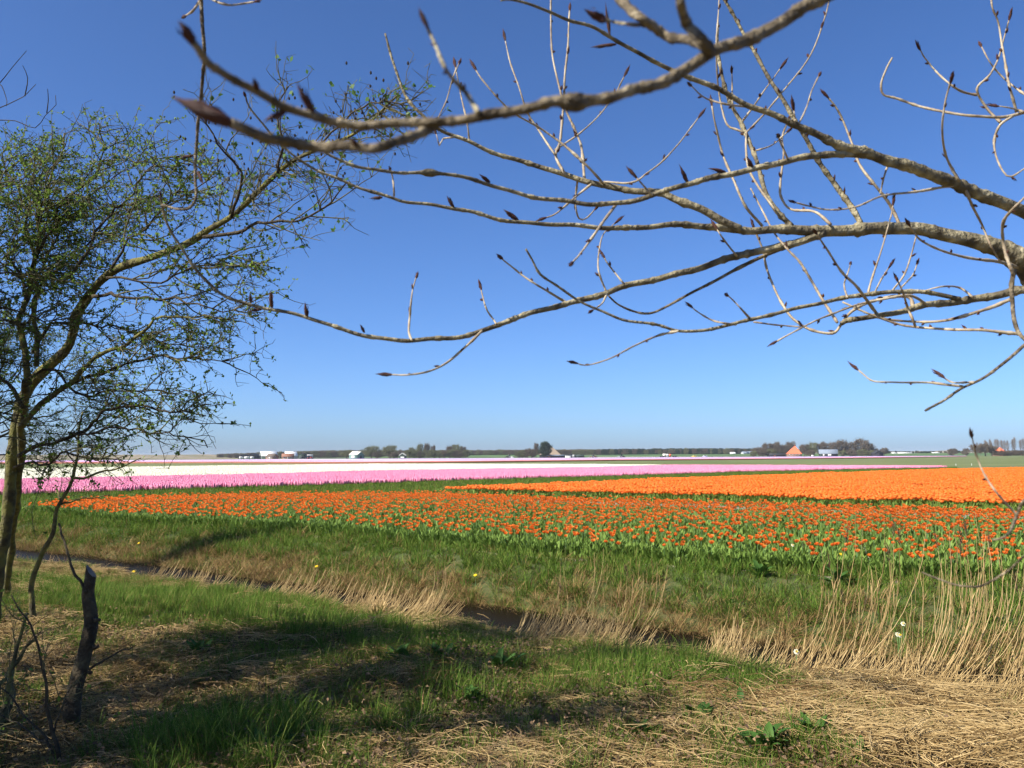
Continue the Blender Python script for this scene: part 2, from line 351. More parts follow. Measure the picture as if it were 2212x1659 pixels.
k = RNG.random(len(x)) < np.clip(gm + .12, 0.06, 1.0) * .85; x, y, s, gm = x[k], y[k], s[k], gm[k]; n = len(x)
scatter('meadow_grass', np.c_[x, y, zg(x, y)], rz_rot(n, .15), RNG.uniform(.4, .8, n) * (1 + .45 * np.clip(gm - .6, 0, 1)), RNG.integers(0, 4, n), P_GRASS, 'green grass tufts growing between dry straw on the near bank', 'grass')
x, y = samples(-9, 7, 4.2, 15.5, 110); s = y + SL * x; k = infrustum(x, y) & (s < 9.9); x, y, s = x[k], y[k], s[k]
dm = .35 + .8 * (fbm(x * 1.3, y * 1.3, 31) - .4) + .3 * blobs(x, y, STRAW) - .3 * blobs(x, y, GREEN)
k = RNG.random(len(x)) < np.clip(dm, .05, 1) * .8; x, y = x[k], y[k]; n = len(x)
scatter('dry_grass', np.c_[x, y, zg(x, y)], rz_rot(n, .3), RNG.uniform(.35, .8, n), RNG.integers(0, 3, n), P_DRY, 'dry tan grass tufts on the near bank', 'grass')
x, y = samples(-9, 7, 4.2, 15.5, 75); s = y + SL * x; k = infrustum(x, y) & (s < 9.6); x, y, s = x[k], y[k], s[k]
sm = .3 + .9 * (fbm(x * 1.5, y * 1.5, 41) - .45) + .5 * blobs(x, y, STRAW) - .35 * blobs(x, y, GREEN)
k = RNG.random(len(x)) < np.clip(sm, .06, 1) * .6; x, y = x[k], y[k]; n = len(x)
scatter('straw_litter', np.c_[x, y, zg(x, y) + .005], rz_rot(n, .08), RNG.uniform(.6, 1.15, n), RNG.integers(0, 3, n), P_STRAW, 'broken dry reed straw lying on the near bank', 'straw')
x, y = samples(1.2, 6.5, 4.2, 9, 40); s = y + SL * x; k = infrustum(x, y) & (s < 9.7); x, y = x[k], y[k]
k = RNG.random(len(x)) < np.clip(blobs(x, y, STRAW[:5]) * 1.1, 0, 1); x, y = x[k], y[k]; n = len(x)
az = -.5 + .8 * np.sin(x * 1.7 + y * 1.1) + RNG.normal(0, .35, n)
scatter('flattened_reeds', np.c_[x, y, zg(x, y) + .02], np.c_[RNG.normal(0, .06, n), RNG.normal(0, .06, n), az], RNG.uniform(.7, 1.2, n), RNG.integers(0, 3, n), P_MAT, 'thick mat of flattened pale reed straw at the ditch edge', 'straw')
x, y = samples(-5, 3, 4.2, 8.5, 40); k = infrustum(x, y); x, y = x[k], y[k]; n = len(x)
scatter('leaf_litter', np.c_[x, y, zg(x, y) + .005], rz_rot(n, .1), RNG.uniform(.8, 1.3, n), RNG.integers(0, 2, n), P_LIT, 'small brown leaf litter on the ground under the trees', 'leaf litter')
LUSH = [(470, 1625, .5, 1.2), (560, 1605, .35, 1.0), (1450, 1400, .5, 1.1), (1320, 1405, .4, 1.0), (1560, 1425, .45, 1.0), (1640, 1450, .3, .8), (760, 1330, .5, .6), (560, 1300, .5, .5), (900, 1365, .4, .7), (300, 1270, .6, .5), (1100, 1440, .25, .7), (430, 1410, .3, .6), (1850, 1525, .25, .8), (1000, 1500, .25, .6)]
x, y = samples(-9, 7, 4.2, 15.5, 110); s = y + SL * x; k = infrustum(x, y) & (s < 9.7); x, y = x[k], y[k]
lm = blobs(x, y, LUSH); k = RNG.random(len(x)) < np.clip(lm - .15, 0, .85); x, y = x[k], y[k]; n = len(x)
P_LUSH = [proto('u%d' % i, tuft(30, .07, h, .0075, [G, D], lean=(.03, .7), curl=(.3, 1.5), mixmat=.06)) for i, h in enumerate((.3, .38, .24))]
scatter('lush_grass', np.c_[x, y, zg(x, y)], rz_rot(n, .15), RNG.uniform(.45, .95, n), RNG.integers(0, 3, n), P_LUSH, 'tall lush green grass clumps on the near bank', 'grass')
us_ = RNG.uniform(-60, 1500, 520); ss_ = RNG.uniform(9.5, 10.1, 520); y = ss_ / (1 + SL * (us_ - CU) / F); x = (us_ - CU) / F * y; n = len(x)
k = RNG.random(n) < np.interp(us_, [-60, 700, 900, 1500], [.9, .8, .35, .2]); x, y = x[k], y[k]; n = len(x)
scatter('ditch_dead_grass', np.c_[x, y, np.maximum(zg(x, y), -.46)], rz_rot(n, .3), RNG.uniform(.45, .95, n), RNG.integers(0, 3, n), P_FRINGE, 'brown dead grass standing in the ditch', 'grass')
# far bank: green above, tan dead grass hanging at the water's edge
x, y = samples(-17, 10, 4.5, 27, 115); s = y + SL * x; es = edge_s(x)
k = infrustum(x, y) & (s > 11.25) & (s < es + .15); x, y, s, es = x[k], y[k], s[k], es[k]
q = (s - 11.55) / (es - 11.55) + .8 * (fbm(x * 1.0, y * 1.0, 51) - .5)
k = RNG.random(len(x)) < np.clip(.25 + q * 2.0, .15, 1); x1, y1 = x[k], y[k]; n = len(x1)
cl_ = fbm(x1 * 2.2, y1 * 2.2, 55)
scatter('bank_grass', np.c_[x1, y1, zg(x1, y1)], rz_rot(n, .25), RNG.uniform(.45, .85, n) * (.5 + 1.0 * cl_), RNG.integers(0, 4, n), P_BANK, 'green grass on the far bank of the ditch below the tulips', 'grass')
k = RNG.random(len(x)) < np.clip(1.15 - q * 2.0, .03, 1); x1, y1 = x[k], y[k]; n = len(x1)
scatter('bank_dry_grass', np.c_[x1, y1, zg(x1, y1)], np.c_[RNG.normal(.25, .2, n), RNG.normal(0, .2, n), RNG.uniform(-.5, .5, n)], RNG.uniform(.5, 1.0, n), RNG.integers(0, 3, n), P_FRINGE, 'tan dead grass along the water line of the far bank', 'grass')
# ------------------------------------------------------------------ flower fields
def poly(pts, z): return np.array([GP(u, v, z) for u, v in pts])
NEARB = [(2600, 1113), (2260, 1099), (1694, 1083), (1476, 1077.5), (1016, 1064), (900, 1058.5), (700, 1058.5), (474, 1064.6), (322, 1068), (236, 1072), (150, 1076), (56, 1085), (-60, 1092)]
poly_near = np.vstack([poly(FRONT, 0), poly(NEARB, .37)])
poly_back = np.vstack([poly([(945, 1052.5), (1016, 1056.5), (1476, 1067), (1694, 1073.5), (2260, 1088), (2600, 1102)], .33), poly([(2600, 999.5), (2260, 1006.6), (2212, 1007.7), (1950, 1014), (1694, 1022.7), (1476, 1029.3), (1016, 1046), (945, 1050)], .45)])
PINKF = [(-260, 1077), (-70, 1070), (43, 1065.7), (474, 1051.8), (700, 1046), (1016, 1035.5), (1476, 1022.9), (1592, 1018.6), (1850, 1013.2), (2066, 1008.9)]
PINKB = [(2066, 1005.6), (1850, 1004.6), (1592, 1003.6), (1433, 1003.6), (1287, 1008.2), (813, 1015.3), (474, 1024), (43, 1032.5), (-70, 1035), (-260, 1039)]
WHITEB = [(1433, 1003.5), (1287, 1002), (813, 1001), (474, 1005), (64, 1011), (-70, 1013), (-260, 1016)]
poly_pink = np.vstack([poly(PINKF, .12), poly(PINKB, .32)]); poly_white = np.vstack([poly([p for p in PINKB if p[0] <= 1433][::-1], .32), poly(WHITEB, .32)])

def leafshape(acc, base, az, L, w, lean, curl, mat=0, segs=4, fold=.25):
    """broad strap leaf with a folded midrib"""
    t = np.linspace(0, 1, segs + 1); ang = lean + curl * t ** 1.5; dl = L / segs
    h = np.concatenate([[0], np.cumsum(np.sin(ang[:-1]) * dl)]); z = np.concatenate([[0], np.cumsum(np.cos(ang[:-1]) * dl)])
    ww = w * np.sin(np.clip(t * .93 + .1, 0, 1) * math.pi) ** .75 * .5; ww[-1] = .001
    d = np.array([math.cos(az), math.sin(az), 0]); sv = np.array([-d[1], d[0], 0])
    c = np.array(base) + d * h[:, None] + np.array([0, 0, 1]) * z[:, None]; up = np.c_[-d[0] * np.cos(ang), -d[1] * np.cos(ang), np.sin(ang)]
    Lf = c + sv * ww[:, None] + up * (ww * fold)[:, None]; Rt = c - sv * ww[:, None] + up * (ww * fold)[:, None]; n = segs + 1
    i = np.arange(segs); acc.add(np.concatenate([Lf, c, Rt]), np.concatenate([np.stack([i, i + n, i + n + 1, i + 1], -1), np.stack([i + n, i + 2 * n, i + 2 * n + 1, i + n + 1], -1)]), mat)
def bloom(acc, c, R, H, mat=0, petals=7, openness=.5):
    """open double tulip: two rings of cupped petals"""
    for ring, (n, rr, hh, op) in enumerate(((petals, 1.0, .8, openness), (petals - 2, .6, 1.0, openness * .4))):
        for k in range(n):
            az = (k + .5 * ring) / n * 6.283 + random.gauss(0, .15); o = op * random.uniform(.7, 1.4); d = np.array([math.cos(az), math.sin(az), 0]); s = np.array([-d[1], d[0], 0]); w = R * rr * .55
            p0 = np.array(c) + d * R * .12; p1 = np.array(c) + d * R * rr * (.65 + .2 * o) + [0, 0, H * hh * .45]; p2 = np.array(c) + d * R * rr * (.55 + .9 * o) + [0, 0, H * hh * random.uniform(.85, 1.1)]
            acc.add([p0 - s * w * .4, p0 + s * w * .4, p1 + s * w, p1 - s * w, p2 + s * w * .55, p2 - s * w * .55], [[0, 1, 2, 3], [3, 2, 4, 5]], mat)
def simple_bloom(acc, c, R, H, mat=0):
    n = 6; an = np.arange(n) * 6.283 / n + random.random(); c = np.array(c)
    ring = lambda r, z, j=0: np.c_[c[0] + r * np.cos(an) * (1 + j * RNG.normal(0, .2, n)), c[1] + r * np.sin(an) * (1 + j * RNG.normal(0, .2, n)), c[2] + z + j * RNG.normal(0, .15, n) * H]
    V = np.vstack([ring(R * .35, 0), ring(R, H * .5, .5), ring(R * .8, H, 1), [c + [0, 0, H * .45]]]); i = np.arange(n); k = (i + 1) % n
    acc.add(V, np.vstack([np.stack([i, k, k + n, i + n], -1), np.stack([i + n, k + n, k + 2 * n, i + 2 * n], -1)]), mat)
    acc.F.append((np.stack([i + 2 * n, k + 2 * n, np.full(n, 3 * n)], -1) + acc.n - len(V), mat))
TM = [MT['tleaf'], MT['tbloom'], MT['tstem']]
# parts of a tulip plant, shared between the individually placed ones
def one(fn, mat, smooth=False):
    a = Acc(); fn(a); return a.mesh('part', [mat], smooth)
LEAFM = [one(lambda a: leafshape(a, (0, 0, 0), 0, L, w, le, cu), MT['tleaf'], True) for L, w, le, cu in ((.27, .062, .15, .9), (.24, .055, .25, .6), (.3, .05, .1, .5), (.21, .07, .35, 1.2))]
BLOOMM = [one(lambda a: bloom(a, (0, 0, 0), .034, .05, 0, 7, o), MT['tbloom']) for o in (.35, .55, .8)]
STEMM = one(lambda a: add_tube(a, [(0, 0, 0), (.004, 0, .18), (0, .003, .36)], .004, 5, 0, False), MT['tstem'], True)
def tulip_mesh(withbloom, simple, big=1.0):
    a = Acc(); a.V.append(np.zeros((0, 3)))
    for k in range(5):
        leafshape(a, (random.gauss(0, .02), random.gauss(0, .02), 0), k * 1.4 + random.random(), random.uniform(.2, .31), random.uniform(.035, .06) * big, random.uniform(.08, .4), random.uniform(.3, 1.2), 0, 3 if simple else 4)
    if withbloom:
        h = random.uniform(.27, .4)
        if not simple: add_tube(a, [(0, 0, 0), (0, 0, h)], .004, 4, 2, False)
        if simple: simple_bloom(a, (0, 0, h), .04, .055, 1)
        else: bloom(a, (0, 0, h), .034, .05, 1, 7, random.uniform(.35, .8))
    return a.mesh('tulip', TM)
P_TL = [proto('tl%d' % i, tulip_mesh(False, False)) for i in range(4)]
P_TB = [proto('tb%d' % i, tulip_mesh(True, False)) for i in range(4)]
def bed_patch(n, h, R, H, mats, leafn, leafL):
    a = Acc()
    for k in range(leafn):
        leafshape(a, (random.uniform(-.5, .5), random.uniform(-.5, .5), 0), random.uniform(0, 6.28), leafL * random.uniform(.8, 1.1), .07, random.uniform(.05, .4), random.uniform(.2, 1), 0, 2)
    g = int(math.sqrt(n))
    for i in range(g):
        for j in range(g):
            simple_bloom(a, ((i + .5 + random.uniform(-.42, .42)) / g - .5, (j + .5 + random.uniform(-.42, .42)) / g - .5, h * random.uniform(.86, 1.08)), R * random.uniform(.8, 1.2), H, 1)
    return a.mesh('patch', mats)
P_OB = [proto('ob%d' % i, bed_patch(64, .34, .048, .055, TM, 40, .3)) for i in range(3)]

# near bed: plants in rows along the ditch
x, y = samples(-16, 14, 9, 31, 46)
k = inpoly(x, y, poly_near) & infrustum(x, y, 2.5); x, y = x[k], y[k]
row = np.round((y + SL * x) / .16) * .16; y = row - SL * x + RNG.normal(0, .025, len(x))
s = y + SL * x; front = s - edge_s(x); dl = np.hypot(x, y)
# share in flower: sparse behind the leafy front edge, dense towards the back rows and the far left
backd = np.full(len(x), 99.0); bb = poly(NEARB, .37)
for i in range(len(bb) - 1):
    p, q = bb[i][:2], bb[i + 1][:2]; d = q - p; t = np.clip(((x - p[0]) * d[0] + (y - p[1]) * d[1]) / (d @ d), 0, 1)
    backd = np.minimum(backd, np.hypot(x - p[0] - t * d[0], y - p[1] - t * d[1]))
pb = .27 + .3 * (fbm(x * 1.5, y * 1.5, 61) - .45) + .22 * sstep(2, 9, front) + .75 * (1 - sstep(1.0, 3.2, backd)) + .25 * sstep(-3, -9, x)
pb *= sstep(.1, .45, front + .3)
isb = RNG.random(len(x)) < pb; z = zg(x, y)
order = np.argsort(np.where(isb & (np.abs(x) < y * .585) & (front < 6), dl, 1e9))[:300]
ind = np.zeros(len(x), bool); ind[order] = True
def tulip(i):
    t = thing('tulip', 'orange tulip in the nearest rows of the front orange bed', 'tulip', (x[i], y[i], z[i] - .01), random.uniform(0, 6.28), 'orange tulips in the nearest rows of the front bed')
    t.scale = (.9,) * 3
    h = random.uniform(.78, 1.1)
    link('stem', STEMM, t, scale=(1, 1, h)); link('bloom', random.choice(BLOOMM), t, (0, .003, .355 * h), (random.gauss(0, .15), random.gauss(0, .15), random.uniform(0, 6.28)), random.uniform(.85, 1.15))
    for k in range(4): link('leaf', LEAFM[k], t, (random.gauss(0, .012), random.gauss(0, .012), 0), (0, 0, k * 1.57 + random.gauss(0, .35)), random.uniform(.85, 1.15))
for i in order: tulip(i)
k = isb & ~ind; n = k.sum()
scatter('tulips', np.c_[x[k], y[k], z[k]], rz_rot(n, .06), RNG.uniform(.76, .98, n), RNG.integers(0, 4, n), P_TB, 'mass of orange tulips in the front bed', 'tulips')
k = ~isb; n = k.sum()
scatter('tulip_leaves', np.c_[x[k], y[k], z[k]], rz_rot(n, .08), RNG.uniform(.75, 1.05, n), RNG.integers(0, 4, n), P_TL, 'grey green tulip leaves in the front bed', 'tulip leaves')
# leafy fringe hanging over the front edge
m = 2400; t = RNG.uniform(0, 1, m); px = -16 + 26 * t; py = edge_s(px) - SL * px + RNG.uniform(-.02, .3, m); k = infrustum(px, py, 2.5) & inpoly(px, py + .1, poly_near); px, py = px[k], py[k]; n = len(px)
scatter('tulip_edge_leaves', np.c_[px, py, zg(px, py)], rz_rot(n, .15), RNG.uniform(.8, 1.1, n), RNG.integers(0, 4, n), P_TL, 'broad tulip leaves along the edge of the front bed', 'tulip leaves')
# back orange bed
def patches(P, cell, m=5):
    x0, y0 = P[:, 0].min(), P[:, 1].min(); x1, y1 = P[:, 0].max(), P[:, 1].max()
    X, Y = np.meshgrid(np.arange(x0, x1, cell), np.arange(y0, y1, cell)); X = X.ravel(); Y = Y.ravel()
    k = inpoly(X, Y, P) & (np.abs(X) < Y * .6 + m); return X[k], Y[k]
x, y = patches(poly_back, .9); n = len(x)
scatter('tulip_bed', np.c_[x, y, np.zeros(n)], np.c_[np.zeros((n, 2)), RNG.integers(0, 4, n) * 1.5708 + RNG.normal(0, .1, n)], RNG.uniform(.95, 1.1, n), RNG.integers(0, 3, n), P_OB, 'dense orange tulips in full bloom in the bed behind', 'tulips')
b0 = poly([(945, 1051.5), (1016, 1056.5), (1476, 1067), (1694, 1073.5), (2260, 1088), (2600, 1102)], .33)[:, :2]     # leafy flank of the back bed
pp = catmull(b0, .2); m = 3; px = np.repeat(pp[:, 0], m) + RNG.normal(0, .1, len(pp) * m); py = np.repeat(pp[:, 1], m) - RNG.uniform(0, .7, len(pp) * m); n = len(px)
scatter('tulip_bed_leaves', np.c_[px, py, np.zeros(n)], rz_rot(n, .1), RNG.uniform(.9, 1.2, n), RNG.integers(0, 4, n), P_TL, 'leafy flank of the dense orange bed', 'tulip leaves')
# hyacinths
def spike_patch(n, size, h, R, mats):
    a = Acc(); g = int(math.sqrt(n))
    for i in range(g):
        for j in range(g):
            cx, cy = ((i + .5 + random.uniform(-.45, .45)) / g - .5) * size, ((j + .5 + random.uniform(-.45, .45)) / g - .5) * size
            hh = h * random.uniform(.8, 1.1); r = R * random.uniform(.8, 1.2)
            V, q = tube([(cx, cy, hh * .35), (cx, cy, hh * .6), (cx, cy, hh * .9), (cx, cy, hh)], [r * .7, r, r * .8, r * .2], 5); a.add(V, q, 1)
            for k in range(2): blade(a, (cx, cy, 0), random.uniform(0, 6.28), h * .75, R * .9, .2, .5, 2, 0)
    return a.mesh('spikes', mats)
P_PK = [proto('pk%d' % i, spike_patch(64, 1, .3, .042, [MT['hleaf'], MT['pink']])) for i in range(3)]
P_WH = [proto('wh%d' % i, spike_patch(100, 2, .3, .085, [MT['hleaf'], MT['white']])) for i in range(3)]
for nm, P, pr, cell, lab in (('pink_hyacinths', poly_pink, P_PK, .93, 'wide band of pink hyacinths behind the orange tulips'), ('cream_hyacinths', poly_white, P_WH, 1.85, 'band of cream white hyacinths beyond the pink ones')):
    x, y = patches(P, cell, 6); n = len(x)
    scatter(nm, np.c_[x, y, np.zeros(n)], np.c_[np.zeros((n, 2)), RNG.integers(0, 4, n) * 1.5708 + RNG.normal(0, .15, n)], RNG.uniform(.95, 1.08, n), RNG.integers(0, 3, n), pr, lab, 'hyacinths')
def sheet(name, P, z, mat, kind='structure'):
    a = Acc(); a.add(np.c_[np.asarray(P)[:, :2], np.full(len(P), z)], [list(range(len(P)))]); o = link(name, a.mesh(name, [mat])); o['kind'] = kind; return o
def hull_sheet(name, P, Q, z, mat):                # strip between two edge lines
    P = np.asarray(P); Q = np.asarray(Q); t = np.linspace(0, 1, 60)
    rs = lambda A: np.c_[[np.interp(t, np.linspace(0, 1, len(A)), A[:, k]) for k in (0, 1)]].T
    a = Acc(); a.add(np.c_[np.vstack([rs(P), rs(Q)]), np.full(120, z)], np.stack([np.arange(59), np.arange(59) + 1, np.arange(59) + 61, np.arange(59) + 60], -1)); o = link(name, a.mesh(name, [mat])); o['kind'] = 'structure'
MT['verge'] = NM('verge_grass', [(.03, .055, .012), (.05, .085, .02), (.08, .11, .03)], .8, .9, .6, 8, detail=8)
sheet('verge', np.vstack([poly([(-90, 1093), (56, 1086), (150, 1077), (236, 1073), (322, 1069), (474, 1065.5), (700, 1059.5), (900, 1059), (945, 1052), (1016, 1047), (1476, 1030), (1694, 1024), (2066, 1010)], .0), poly([(2066, 1008), (1592, 1018), (1476, 1022.3), (1016, 1035), (700, 1045.5), (474, 1051), (43, 1065), (-90, 1070)], .0)]), .012, MT['verge'])
P_VG = [proto('vg%d' % i, tuft(22, .25, h, .022, [G, D], mixmat=.15, segs=2)) for i, h in enumerate((.22, .3))]
vp = np.vstack([poly([(-70, 1091), (56, 1085.5), (150, 1076.5), (322, 1068.5), (474, 1065), (700, 1059), (900, 1059), (945, 1051), (1016, 1046.5), (1476, 1029.5), (1694, 1023), (2066, 1009.5)], .42), poly([(2066, 1009), (1592, 1018.6), (1476, 1022.9), (1016, 1035.5), (700, 1046), (474, 1051.8), (43, 1065.7), (-70, 1070)], .1)])
x, y = patches(vp, .3); x += RNG.normal(0, .1, len(x)); y += RNG.normal(0, .1, len(y)); k = RNG.random(len(x)) < np.clip(60 / y, .1, 1); x, y = x[k], y[k]; n = len(x)
scatter('verge_grass', np.c_[x, y, np.zeros(n)], rz_rot(n, .1), RNG.uniform(.6, 1.05, n), RNG.integers(0, 2, n), P_VG, 'dark green grass verge between the orange and pink beds', 'grass')
# far flower strips, ribbons of colour out to the farms
US = [-90, 64, 501, 705, 1057, 1328, 1599, 1898, 2088]
TOP = [994.6, 994.3, 992.4, 991.0, 989.4, 988.0, 986.7, 985.0, 984.4]; BOT = [1000, 999.8, 998.6, 999.6, 997.2, 993.8, 991.8, 988.6, 985.6]
FARM = [('grey_purple', (.24, .16, .3)), ('pale_lilac', (.72, .58, .72)), ('purple', (.36, .17, .42)), ('pale_pink', (.78, .5, .62)), ('rose', (.72, .3, .42)), ('salmon', (.68, .22, .2)), ('rust', (.22, .09, .05))]
fr = [0, .14, .3, .5, .62, .78, .9, 1.0]
for i, (nm, c) in enumerate(FARM):
    m = NM(nm + '_flowers', [tuple(np.array(c) * .8), c, tuple(np.clip(np.array(c) * 1.15, 0, .9))], .3, .9, .5, 2, detail=8)
    lo = [(u, a + (b - a) * fr[i + 1]) for u, a, b in zip(US, TOP, BOT)]; hi = [(u, a + (b - a) * fr[i]) for u, a, b in zip(US, TOP, BOT)]
    A_, B_ = poly(lo, .25), poly(hi, .25); N_ = len(A_); a = Acc(); h = .25 + .012 * i
    V = np.vstack([np.c_[A_[:, :2], np.full(N_, h)], np.c_[B_[:, :2], np.full(N_, h)], np.c_[A_[:, :2], np.zeros(N_)], np.c_[B_[:, :2], np.zeros(N_)]]); j = np.arange(N_ - 1)
    a.add(V, np.vstack([np.stack([j, j + 1, j + N_ + 1, j + N_], -1), np.stack([j + 2 * N_, j + 2 * N_ + 1, j + 1, j], -1), np.stack([j + N_, j + N_ + 1, j + 3 * N_ + 1, j + 3 * N_], -1)]))
    o = link(nm + '_flowers', a.mesh(nm, [m]), kind='stuff', label='%s strip of flowers in the far field' % nm.replace('_', ' '), category='flowers')
a = Acc(); A_, B_ = poly([(1270, 988.0), (1660, 985.6)], .25), poly([(1270, 986.8), (1660, 984.9)], .25)
a.add(np.vstack([A_, B_[::-1]]), [[0, 1, 2, 3]]); link('cream_flowers', a.mesh('cream', [MT['white']]), kind='stuff', label='thin cream strip of flowers before the green dike', category='flowers')
# ------------------------------------------------------------------ poplar: traced limbs reaching in from the trunk right of the frame
K = .337
ORG = {1: (0, 0), 2: (677.7, 0), 3: (1466.5, 0), 4: (0, 474.4), 5: (677.7, 406.6), 6: (1466.5, 406.6), 7: (1466.5, 1100.0)}
def Z(r, *p): return [(ORG[r][0] + K * a, ORG[r][1] + K * b) for a, b in p]
# name: (pixels, half width start, half width end [zoom px], depth start, depth end)
LIMBS = dict(
 near=(Z(3, (1010, -60), (900, 0), (790, 50), (640, 150), (430, 260), (210, 340), (0, 470)) + Z(2, (2212, 530), (2050, 580), (1900, 630), (1700, 655), (1550, 640), (1400, 690), (1200, 730), (1000, 760), (800, 780), (650, 780), (480, 800), (300, 810), (150, 785), (20, 740)) + Z(1, (1850, 700), (1700, 620), (1550, 540), (1420, 460), (1330, 400), (1270, 310), (1235, 270)), 44, 24, .62, .5),
 nearlow=(Z(2, (810, 785), (700, 850), (560, 900), (400, 945), (250, 930), (100, 945), (0, 945)) + Z(1, (1900, 930), (1750, 890), (1600, 840), (1530, 810), (1480, 790)), 30, 36, None, .5),
 nearup=(Z(3, (210, 335), (130, 220), (60, 160), (20, 60), (5, -40)), 36, 30, None, .58),
 neartop=(Z(3, (215, 320), (60, 260), (-60, 245)) + Z(2, (2212, 205), (2130, 140), (2050, 70), (1950, -20)), 30, 30, None, .7),
 main=(Z(6, (2330, 640), (2212, 500), (2100, 405), (1950, 350), (1750, 305), (1500, 265), (1300, 255), (1100, 262), (900, 280), (700, 268), (500, 268), (300, 255), (0, 240)) + Z(5, (2100, 248), (1900, 250), (1600, 240), (1400, 225), (1200, 195), (1000, 150), (800, 120), (600, 85), (500, 55), (380, 20), (280, -10)) + Z(2, (150, 1150), (50, 1110)) + Z(1, (1960, 1050), (1850, 970), (1780, 900), (1690, 800), (1600, 690), (1568, 600)), [(0, 88), (.05, 72), (.12, 50), (.24, 43), (.3, 38), (.34, 29), (.5, 18), (.75, 12), (1, 6)], 7, 2.1, 1.55),
 lower=(Z(6, (930, 288), (750, 350), (550, 400), (350, 440), (150, 500), (0, 545)) + Z(5, (2212, 585), (2000, 630), (1850, 675), (1650, 730), (1450, 790), (1250, 850), (1080, 910), (900, 955), (700, 975), (560, 980), (400, 955), (200, 905), (0, 845)) + Z(4, (1800, 590), (1500, 510), (1350, 420), (1250, 320), (1170, 190), (1110, 100), (1070, 20)) + Z(1, (1040, 1320), (1030, 1250)), 30, 8, None, 1.5),
 lowfork=(Z(6, (740, 355), (550, 430), (400, 500), (250, 590), (100, 660), (0, 715)) + Z(5, (2250, 760), (2150, 798), (2050, 790), (1950, 745), (1890, 690)), 15, 7, None, 1.9),
 upper=(Z(3, (2330, 1430), (2212, 1360), (2000, 1270), (1750, 1170), (1550, 1100), (1350, 1030), (1200, 975), (1000, 920), (800, 830), (600, 730), (400, 650), (200, 550), (30, 490)) + Z(2, (2212, 400), (2050, 320), (1900, 240), (1760, 170), (1640, 130), (1500, 70), (1370, 20), (1250, -5), (1200, 2)), [(0, 48), (.28, 40), (.42, 26), (.6, 19), (1, 9)], 12, 1.75, 1.35),
 arc=(Z(3, (1280, 1000), (1050, 985), (850, 1005), (650, 1045), (450, 1085), (250, 1130), (100, 1175), (0, 1200)) + Z(2, (2212, 1240), (2000, 1290), (1800, 1310), (1650, 1300), (1400, 1260), (1200, 1200), (1000, 1150), (850, 1120), (740, 1110), (600, 1105), (450, 1090), (300, 1075), (200, 1040), (110, 1000), (40, 950), (-10, 910)), 28, 9, None, 1.3),
 lit=(Z(6, (390, 262), (300, 220), (150, 140), (0, 85)) + Z(2, (2212, 1240), (2000, 1210), (1800, 1175), (1600, 1125), (1400, 1050), (1200, 990), (1000, 915), (800, 830), (680, 720), (590, 600), (540, 490), (490, 340), (458, 215)), 32, 7, None, 1.9),
 right=(Z(6, (2330, 640), (2212, 655), (2000, 690), (1800, 720), (1600, 750), (1450, 790), (1300, 815), (1100, 840), (1040, 868)), 34, 18, 1.9, 1.8),
 rarc=(Z(6, (1800, 712), (1700, 688), (1550, 660), (1400, 665), (1200, 685), (1000, 715), (800, 755), (600, 810), (450, 850), (300, 880), (150, 910), (0, 910)) + Z(5, (2212, 880), (2000, 850), (1850, 790), (1700, 715), (1550, 620), (1450, 550), (1400, 460), (1360, 390)), 18, 8, None, 1.6),
 edge=(Z(6, (2150, 520), (2140, 570), (2130, 640), (2140, 800), (2180, 920), (2240, 990), (2212, 1010), (2100, 1110), (1950, 1210), (1800, 1290), (1700, 1360), (1580, 1425)), 18, 8, 1.7, 1.5),
 top=(Z(3, (2330, 680), (2212, 720), (2060, 755), (1900, 745), (1700, 715), (1550, 680), (1400, 635), (1310, 610), (1295, 540), (1330, 440), (1368, 370)), 13, 7, 1.9, 2.0),
 hang=(Z(1, (1290, -120), (1290, 0), (1300, 200), (1305, 400), (1290, 620), (1270, 830), (1250, 1000), (1250, 1150), (1255, 1260), (1220, 1330), (1150, 1345), (1040, 1312)), 15, 9, 1.35, 1.5),
 low=([(2260, 1060), (2212, 1080), (2197, 1112), (2183, 1150), (2165, 1163), (2145, 1166)], 5 / K, 3 / K, 1.1, 1.05),
 lowest=(Z(7, (2330, 230), (2212, 305), (2100, 400), (1950, 485), (1850, 492), (1750, 480), (1640, 440), (1560, 405)), 9, 6, 1.0, 1.1),
)
